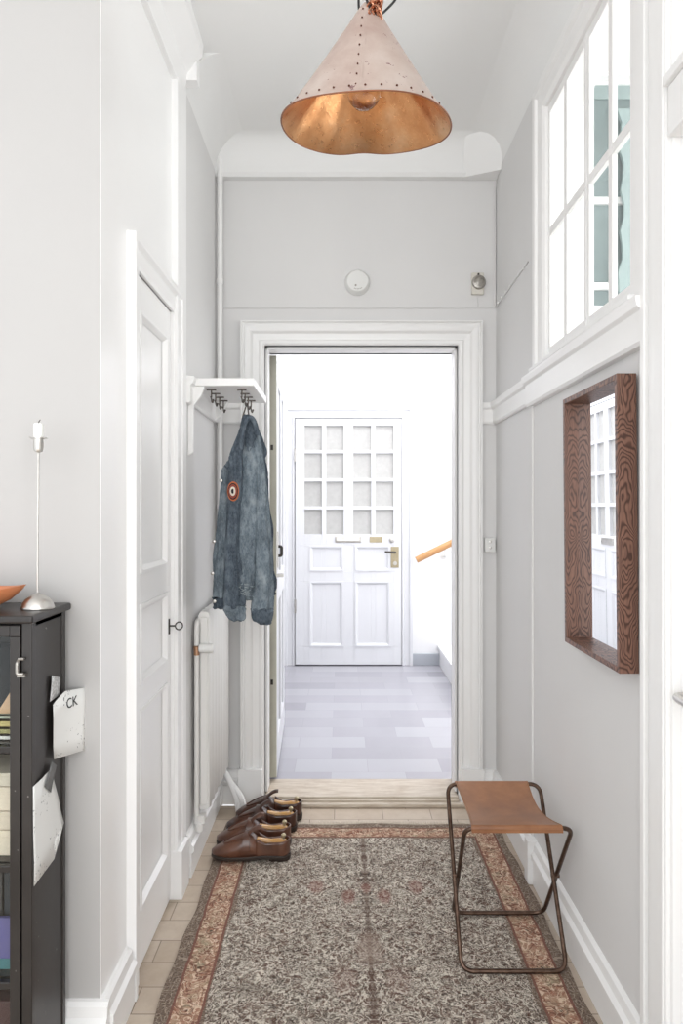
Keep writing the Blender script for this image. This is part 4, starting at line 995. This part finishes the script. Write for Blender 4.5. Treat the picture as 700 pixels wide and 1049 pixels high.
bm = BM(); lathe(bm, [(.014, 0), (.014, .03), (.02, .032), (.02, .09), (.012, .10)], (bc[0], bc[1], bc[2]+.042), 18); obj('socket', bm, M['copper_pipe'], lp, smooth=True)
ap = TR @ Vector((0, 0, .265))+Vector((LX, LY, LZ))
bm = BM()
def link(c, e, rx=.006, rz=.011, r=.0022):
    Rm = Euler(e).to_matrix()
    tube(bm, [Vector(c)+Rm @ Vector((rx*math.cos(a), 0, rz*math.sin(a))) for a in [2*PI*i/12 for i in range(12)]], r, 6, closed=True)
top = Vector((LX, LY-.02, CEIL-.01))
for s_, o_ in enumerate(((0, 0), (.010, .006), (-.008, .010))):
    base = ap+Vector((.012+o_[0], -.008+o_[1], -.005)); n = 26
    for i in range(n):
        f = i/(n-1); p = base.lerp(top+Vector((o_[0]*.3, o_[1]*.3, 0)), f)+Vector((.003*math.sin(i*1.7+s_), .003*math.cos(i*2.1), 0)); link(p, (random.uniform(-.2, .2), random.uniform(-.2, .2), (PI/2 if i % 2 else 0)+s_))
for i in range(34):
    a = i*.9; link(ap+Vector((.016+(.008+.0003*i)*math.cos(a), -.030+.008*math.sin(a)+.0004*i, -.052+.003*i)), (random.uniform(-1, 1), random.uniform(-1, 1), random.uniform(0, 3)))
ch = obj('chain', bm, M['chain'], lp, smooth=True); ch['kind'] = 'stuff'
bm = BM(); tube(bm, smooth_path([(LX-.016, LY-.04, 2.44), (LX-.018, LY-.03, 2.50), (LX-.016, LY-.02, 2.7), (LX-.01, LY-.01, CEIL)], 6), .0028, 8)
tube(bm, smooth_path([(LX-.006, LY-.045, 2.50), (LX+.004, LY-.065, 2.445), (LX+.022, LY-.07, 2.418), (LX+.046, LY-.06, 2.44), (LX+.072, LY-.05, 2.48), (LX+.08, LY-.04, 2.54), (LX+.05, LY-.03, 2.62), (LX+.01, LY-.02, 2.72)], 6), .0028, 8)
obj('cord', bm, M['black_rubber'], lp, smooth=True)
bm = BM(); lathe(bm, [(.03, 0), (.05, .02), (.05, .028)], (LX, LY-.02, CEIL-.028), 20); obj('ceiling_rose', bm, M['plastic'], lp, smooth=True)

# ------------------------------------------------------------------ black glass cabinet
CX1, CY0, CY1, CT = -.640, 1.405, 1.578, 1.066
CX0 = -1.36
cbt = thing('display_cabinet', (-1.0, 1.49, 0), 'low worn black cabinet with a glazed door against the left wall', 'cabinet')
bm = BM()
box(bm, CX1-.012, CX1, CY0+.018, CY1, 0, CT); box(bm, CX0, CX0+.012, CY0+.018, CY1, 0, CT); box(bm, CX0, CX1, CY1-.01, CY1, 0, CT)
box(bm, CX0, CX1, CY0+.018, CY1, .03, .045); box(bm, CX0, CX1, CY0+.018, CY1, CT-.012, CT)
obj('carcass', bm, M['cabinet'], cbt, bevel=.001)
for b_ in ((CX1-.018, CX1+.003, CY0, CY0+.020), (CX1-.016, CX1+.003, CY1-.016, CY1), (CX0, CX0+.02, CY0, CY0+.02)):
    bm = BM(); box(bm, *b_, 0, CT); obj('corner_post', bm, M['cabinet'], cbt, bevel=.002)
bm = BM(); box(bm, CX0-.012, CX1+.012, CY0-.018, CY1+.012, CT-.0005, CT+.016); obj('top', bm, M['cabinet'], cbt, bevel=.005, bseg=3)
SH = (.322, .562, .808)
for z in SH:
    bm = BM(); box(bm, CX0+.012, CX1-.012, CY0+.024, CY1-.01, z-.010, z); obj('shelf', bm, M['cabinet'], cbt)
bm = BM(); dx0, dx1 = -1.02, CX1-.021
op = [(dx0+.02, .05, dx1-.022, CT-.030)]
mq = mEnd(CY0+.016); board(bm, cuts(dx0, dx1, op, 0), cuts(.03, CT-.006, op, 1), [], op, mq, .016, 0)
for z in SH: box(bm, dx0+.02, dx1-.022, z-.013, z+.002, .002, .014, mq)
dr = obj('door', bm, M['cabinet'], cbt, bevel=.002)
bm = BM(); box(bm, dx0+.015, dx1-.018, .045, CT-.025, .004, .007, mq); obj('door_glass', bm, M['pane'], dr)
bm = BM(); box(bm, CX1-.024, CX1-.008, .955, .962, .018, .026, mEnd(CY0+.018)); tube(bm, fillet([(CX1-.022, CY0-.004, .99), (CX1-.022, CY0-.012, .985), (CX1-.022, CY0-.012, .962), (CX1-.010, CY0-.010, .962)], .005), .0032, 8)
tube(bm, [(CX1-.010, CY0-.006, .992), (CX1-.022, CY0-.006, .992)], .003, 8); obj('latch', bm, M['dial'], dr, smooth=True)
bm = BM(); ox0, ox1 = CX0+.02, dx0-.003; op = [(ox0+.02, .05, ox1-.022, CT-.030)]; board(bm, cuts(ox0, ox1, op, 0), cuts(.03, CT-.006, op, 1), [], op, mq, .016, 0); dl = obj('door', bm, M['cabinet'], cbt, bevel=.002)
bm = BM(); box(bm, ox0+.015, ox1-.018, .045, CT-.025, .004, .007, mq); obj('door_glass', bm, M['pane'], dl)

def cm(n, rgb, **k): return mat(n, srgb(*rgb), .6, noise=.08, nscale=40, **k)
def book(name, x0, x1, y0, y1, z0, z1, colr, label, upright, group, spine_front=True):
    o = thing(name, ((x0+x1)/2, (y0+y1)/2, z0), label, 'book', group)
    bm = BM()
    if upright: box(bm, x0, x0+.0022, y0, y1, z0, z1); box(bm, x1-.0022, x1, y0, y1, z0, z1); box(bm, x0, x1, y0, y0+.002, z0, z1)
    else: box(bm, x0, x1, y0, y1, z0, z0+.0022); box(bm, x0, x1, y0, y1, z1-.0022, z1); box(bm, x0, x1, y0, y0+.002, z0, z1)
    obj('cover', bm, colr, o)
    bm = BM()
    if upright: box(bm, x0+.0022, x1-.0022, y0+.002, y1-.003, z0+.003, z1-.003)
    else: box(bm, x0+.003, x1-.003, y0+.002, y1-.003, z0+.0022, z1-.0022)
    obj('pages', bm, M['paper'], o)
    return o
z = .808
for i, (h, c_, nm) in enumerate(((.012, (214, 212, 206), 'white'), (.014, (146, 140, 92), 'olive green'), (.016, (176, 160, 104), 'mustard yellow'), (.011, (150, 156, 140), 'sage green'))):
    book('book', -.90, -.668, 1.448, 1.562, z+.0005, z+h, cm('cover_%s' % nm.replace(' ', '_'), c_), '%s book lying in the stack on the top cabinet shelf' % nm, False, 'books lying on the top cabinet shelf'); z += h+.0007
w = thing('wooden_wedge', (-.70, 1.475, z), 'tan wooden pyramid standing on the book stack behind the glass', 'ornament')
bm = BM(); vs = [bm.verts.new(p) for p in ((-.735, 1.455, z), (-.668, 1.455, z), (-.668, 1.52, z), (-.735, 1.52, z), (-.672, 1.49, z+.115))]
for f in ((0, 1, 2, 3), (0, 1, 4), (1, 2, 4), (2, 3, 4), (3, 0, 4)): bm.faces.new([vs[i] for i in f])
obj('body', bm, cm('tan_wood', (186, 152, 118)), w)
g = thing('grey_box', (-.82, 1.52, z), 'slate grey box behind the tan ornament in the cabinet', 'box')
bm = BM(); box(bm, -.90, -.745, 1.47, 1.56, z, z+.13); obj('body', bm, cm('slate_grey', (98, 102, 108)), g, bevel=.003)
z = .562
for i, h in enumerate((.055, .040, .052, .030)):
    b_ = thing('storage_box', (-.78, 1.5, z), ('lowest', 'second', 'third', 'topmost')[i]+' cream cloth box stacked on the middle cabinet shelf', 'box', 'cream boxes on the middle cabinet shelf')
    cc = cm('cream_cloth_%d' % i, ((214, 200, 180), (204, 190, 172), (210, 196, 178), (196, 186, 170))[i])
    bm = BM(); box(bm, -.90, -.668, 1.452, 1.562, z+.0005, z+h*.72); obj('base', bm, cc, b_, bevel=.001)
    bm = BM(); box(bm, -.901, -.667, 1.451, 1.563, z+h*.72, z+h-.001); obj('lid', bm, cc, b_, bevel=.001); z += h
z = .322; x = -.664
cols = ((44, 42, 42), (60, 52, 48), (38, 44, 50), (54, 50, 50), (70, 60, 54), (40, 38, 42), (52, 48, 44))
names = ('black', 'dark brown', 'navy', 'charcoal', 'umber', 'ink black', 'dark olive')
for i, c_ in enumerate(cols):
    wd = .018+.004*(i % 3)
    book('book', x-wd, x-.0006, 1.475, 1.562, z, z+.205-.008*(i % 2), cm('spine_%s' % names[i].replace(' ', '_'), c_), names[i]+' upright book on the lower cabinet shelf', True, 'dark upright books on the lower cabinet shelf'); x -= wd
mg = thing('picture_book', (-.73, 1.455, z), 'violet and teal picture book leaning before the dark books', 'book')
bm = BM(); box(bm, -.80, -.664, 1.452, 1.460, z+.022, z+.108); obj('cover', bm, cm('violet_cover', (92, 88, 138)), mg)
bm = BM(); box(bm, -.80, -.664, 1.451, 1.461, z, z+.022); obj('cover_band', bm, cm('teal_band', (70, 118, 122)), mg)
bm = BM(); vs = [bm.verts.new(p) for p in ((-.690, 1.4505, z+.03), (-.668, 1.4505, z+.045), (-.666, 1.4505, z+.10), (-.682, 1.4505, z+.10), (-.690, 1.4515, z+.03), (-.668, 1.4515, z+.045), (-.666, 1.4515, z+.10), (-.682, 1.4515, z+.10))]
for f in ((0, 1, 2, 3), (7, 6, 5, 4), (0, 4, 5, 1), (1, 5, 6, 2), (2, 6, 7, 3), (3, 7, 4, 0)): bm.faces.new([vs[i] for i in f])
obj('label', bm, M['candle'], mg)
b_ = thing('box', (-.8, 1.5, .045), 'dark maroon box at the bottom of the cabinet', 'box'); bm = BM(); box(bm, -.95, -.668, 1.455, 1.56, .045, .25); obj('body', bm, cm('maroon', (70, 44, 44)), b_, bevel=.003)

# things standing on the cabinet
TZ = CT+.016
cs = thing('candlestick', (-.664, 1.492, TZ), 'tall thin silver candlestick with a domed foot on the black cabinet', 'candlestick')
C0 = (-.664, 1.492, TZ)
bm = BM(); lathe(bm, [(.0345, 0), (.0355, .002), (.034, .006), (.031, .014), (.025, .022), (.016, .028), (.006, .031), (.003, .034)], C0, 36); obj('foot', bm, M['silver'], cs, smooth=True, ang=60)
bm = BM(); tube(bm, [(C0[0], C0[1], TZ+.03), (C0[0]+.002, C0[1], TZ+.345)], .0022, 10); obj('stem', bm, M['silver'], cs, smooth=True)
bm = BM(); lathe(bm, [(.003, .0), (.008, .002), (.0105, .008), (.0105, .030), (.018, .031), (.018, .033), (.009, .033)], (C0[0]+.002, C0[1], TZ+.340), 24); obj('cup', bm, M['silver'], cs, smooth=True, ang=40)
cd = thing('candle', (C0[0]+.002, C0[1], TZ+.374), 'short white candle stub in the silver candlestick', 'candle')
bm = BM(); lathe(bm, [(.0098, 0), (.0102, .012), (.0105, .026), (.0095, .030), (.004, .028), (0, .028)], (C0[0]+.002, C0[1], TZ+.3735), 20); obj('wax', bm, M['candle'], cd, smooth=True)
bm = BM(); tube(bm, [(C0[0]+.002, C0[1], TZ+.40), (C0[0]+.003, C0[1], TZ+.408), (C0[0]+.006, C0[1], TZ+.412)], .0011, 6); obj('wick', bm, M['wick'], cd)
bw = thing('wooden_bowl', (-.80, 1.49, TZ), 'orange brown wooden bowl at the left edge on the cabinet', 'bowl')
bm = BM(); rings = []
def bowlring(r, z, e=0):
    return [Vector((-.815+r*1.30*math.cos(a)*(1+.10*math.cos(a)**8), 1.485+r*.78*math.sin(a), TZ+z+.010*(r/.09)**3*(math.cos(a)**4))) for a in [2*PI*i/48 for i in range(48)]]
for r, z in ((.028, 0), (.045, .004), (.066, .016), (.082, .032), (.0895, .043), (.086, .043), (.076, .030), (.058, .015), (.035, .007), (.003, .006)): rings.append(bowlring(r, z))
loft(bm, rings); tag(obj('wooden_bowl', bm, M['bowl'], bw, smooth=True, ang=50), None, None)
bpy.data.objects['wooden_bowl.001'].name = 'bowl_body'

# papers hung on the cabinet side
def sheet(name, pts, label, m_, off=.0035, curl=.0, th=.0006):
    """pts: outline (Y, z); sheet hangs just off the cabinet side, far edge curling out"""
    bm = BM(); ymin = min(p[0] for p in pts); ymax = max(p[0] for p in pts)
    cy = sum(p[0] for p in pts)/len(pts); cz = sum(p[1] for p in pts)/len(pts)
    def X(y, e=0): return CX1+off+curl*max(0., (y-ymin)/(ymax-ymin))**1.6+e
    fr_ = bm.faces.new([bm.verts.new((0, y, z)) for y, z in pts])
    r = bmesh.ops.triangulate(bm, faces=[fr_]); bmesh.ops.subdivide_edges(bm, edges=bm.edges[:], cuts=3, use_grid_fill=True)
    for v in bm.verts: v.co.x = X(v.co.y)+.0008*math.sin(v.co.z*70)
    o = obj(name, bm, m_, smooth=True); s = o.modifiers.new('solid', 'SOLIDIFY'); s.thickness = th
    tag(o, label, 'paper'); return o
def yy(px, x=-.632): return -x*700/(350-px)
def zz(py, px): return H+(521-py)*yy(px)/700
q = lambda L: [(yy(a), zz(b, a)) for a, b in L]
sheet('drawing_sheet', q([(35.5, 806), (45, 797), (50, 800), (54.5, 787), (67, 843), (57.5, 861), (57.5, 880), (37, 908)]), 'large torn white sheet with faint scribbles on the cabinet side', M['paper'], .004)
s2 = sheet('lettered_note', q([(54, 722), (63, 708), (75.5, 704), (75, 768), (66, 773), (54.5, 778), (57, 745)]), 'white note lettered CK hung above the torn sheet', M['paper'], .009, .030)
sheet('printed_card', q([(54.5, 692), (63, 694), (62.5, 712), (53, 719)]), 'small grey printed card above the lettered note', M['card'], .0045)
sheet('paper_strip', q([(53, 780), (58, 784), (52.5, 812), (46, 806)]), 'short dark grey strip between the two white sheets', M['magnet'], .0075)
cu = bpy.data.curves.new('lettering', 'FONT'); cu.body = 'CK'; cu.size = .032; cu.extrude = .0003
tmp = bpy.data.objects.new('lettering_tmp', cu); COL.objects.link(tmp); bpy.context.view_layer.update()
me = bpy.data.meshes.new_from_object(tmp.evaluated_get(bpy.context.evaluated_depsgraph_get())); bpy.data.objects.remove(tmp)
me.materials.clear(); me.materials.append(M['white_ink'])
lt = bpy.data.objects.new('lettering', me); COL.objects.link(lt); lt.parent = s2
org = ORG[s2.name]
# text x -> +Y, text y -> +z, normal -> +X
me.transform(Matrix(((0, 0, 1, 0), (1, 0, 0, 0), (0, 1, 0, 0), (0, 0, 0, 1))))
for v in me.vertices:
    y = yy(63.5)+v.co.y*.85; z_ = zz(726, 64)+v.co.z; pts_ = [yy(54), yy(75.5)]
    xx = CX1+.009+.030*(max(0, y-pts_[0])/(pts_[1]-pts_[0]))**1.6+.0018+.0008*math.sin(z_*70)+v.co.x
    v.co = Vector((xx, y, z_))-org
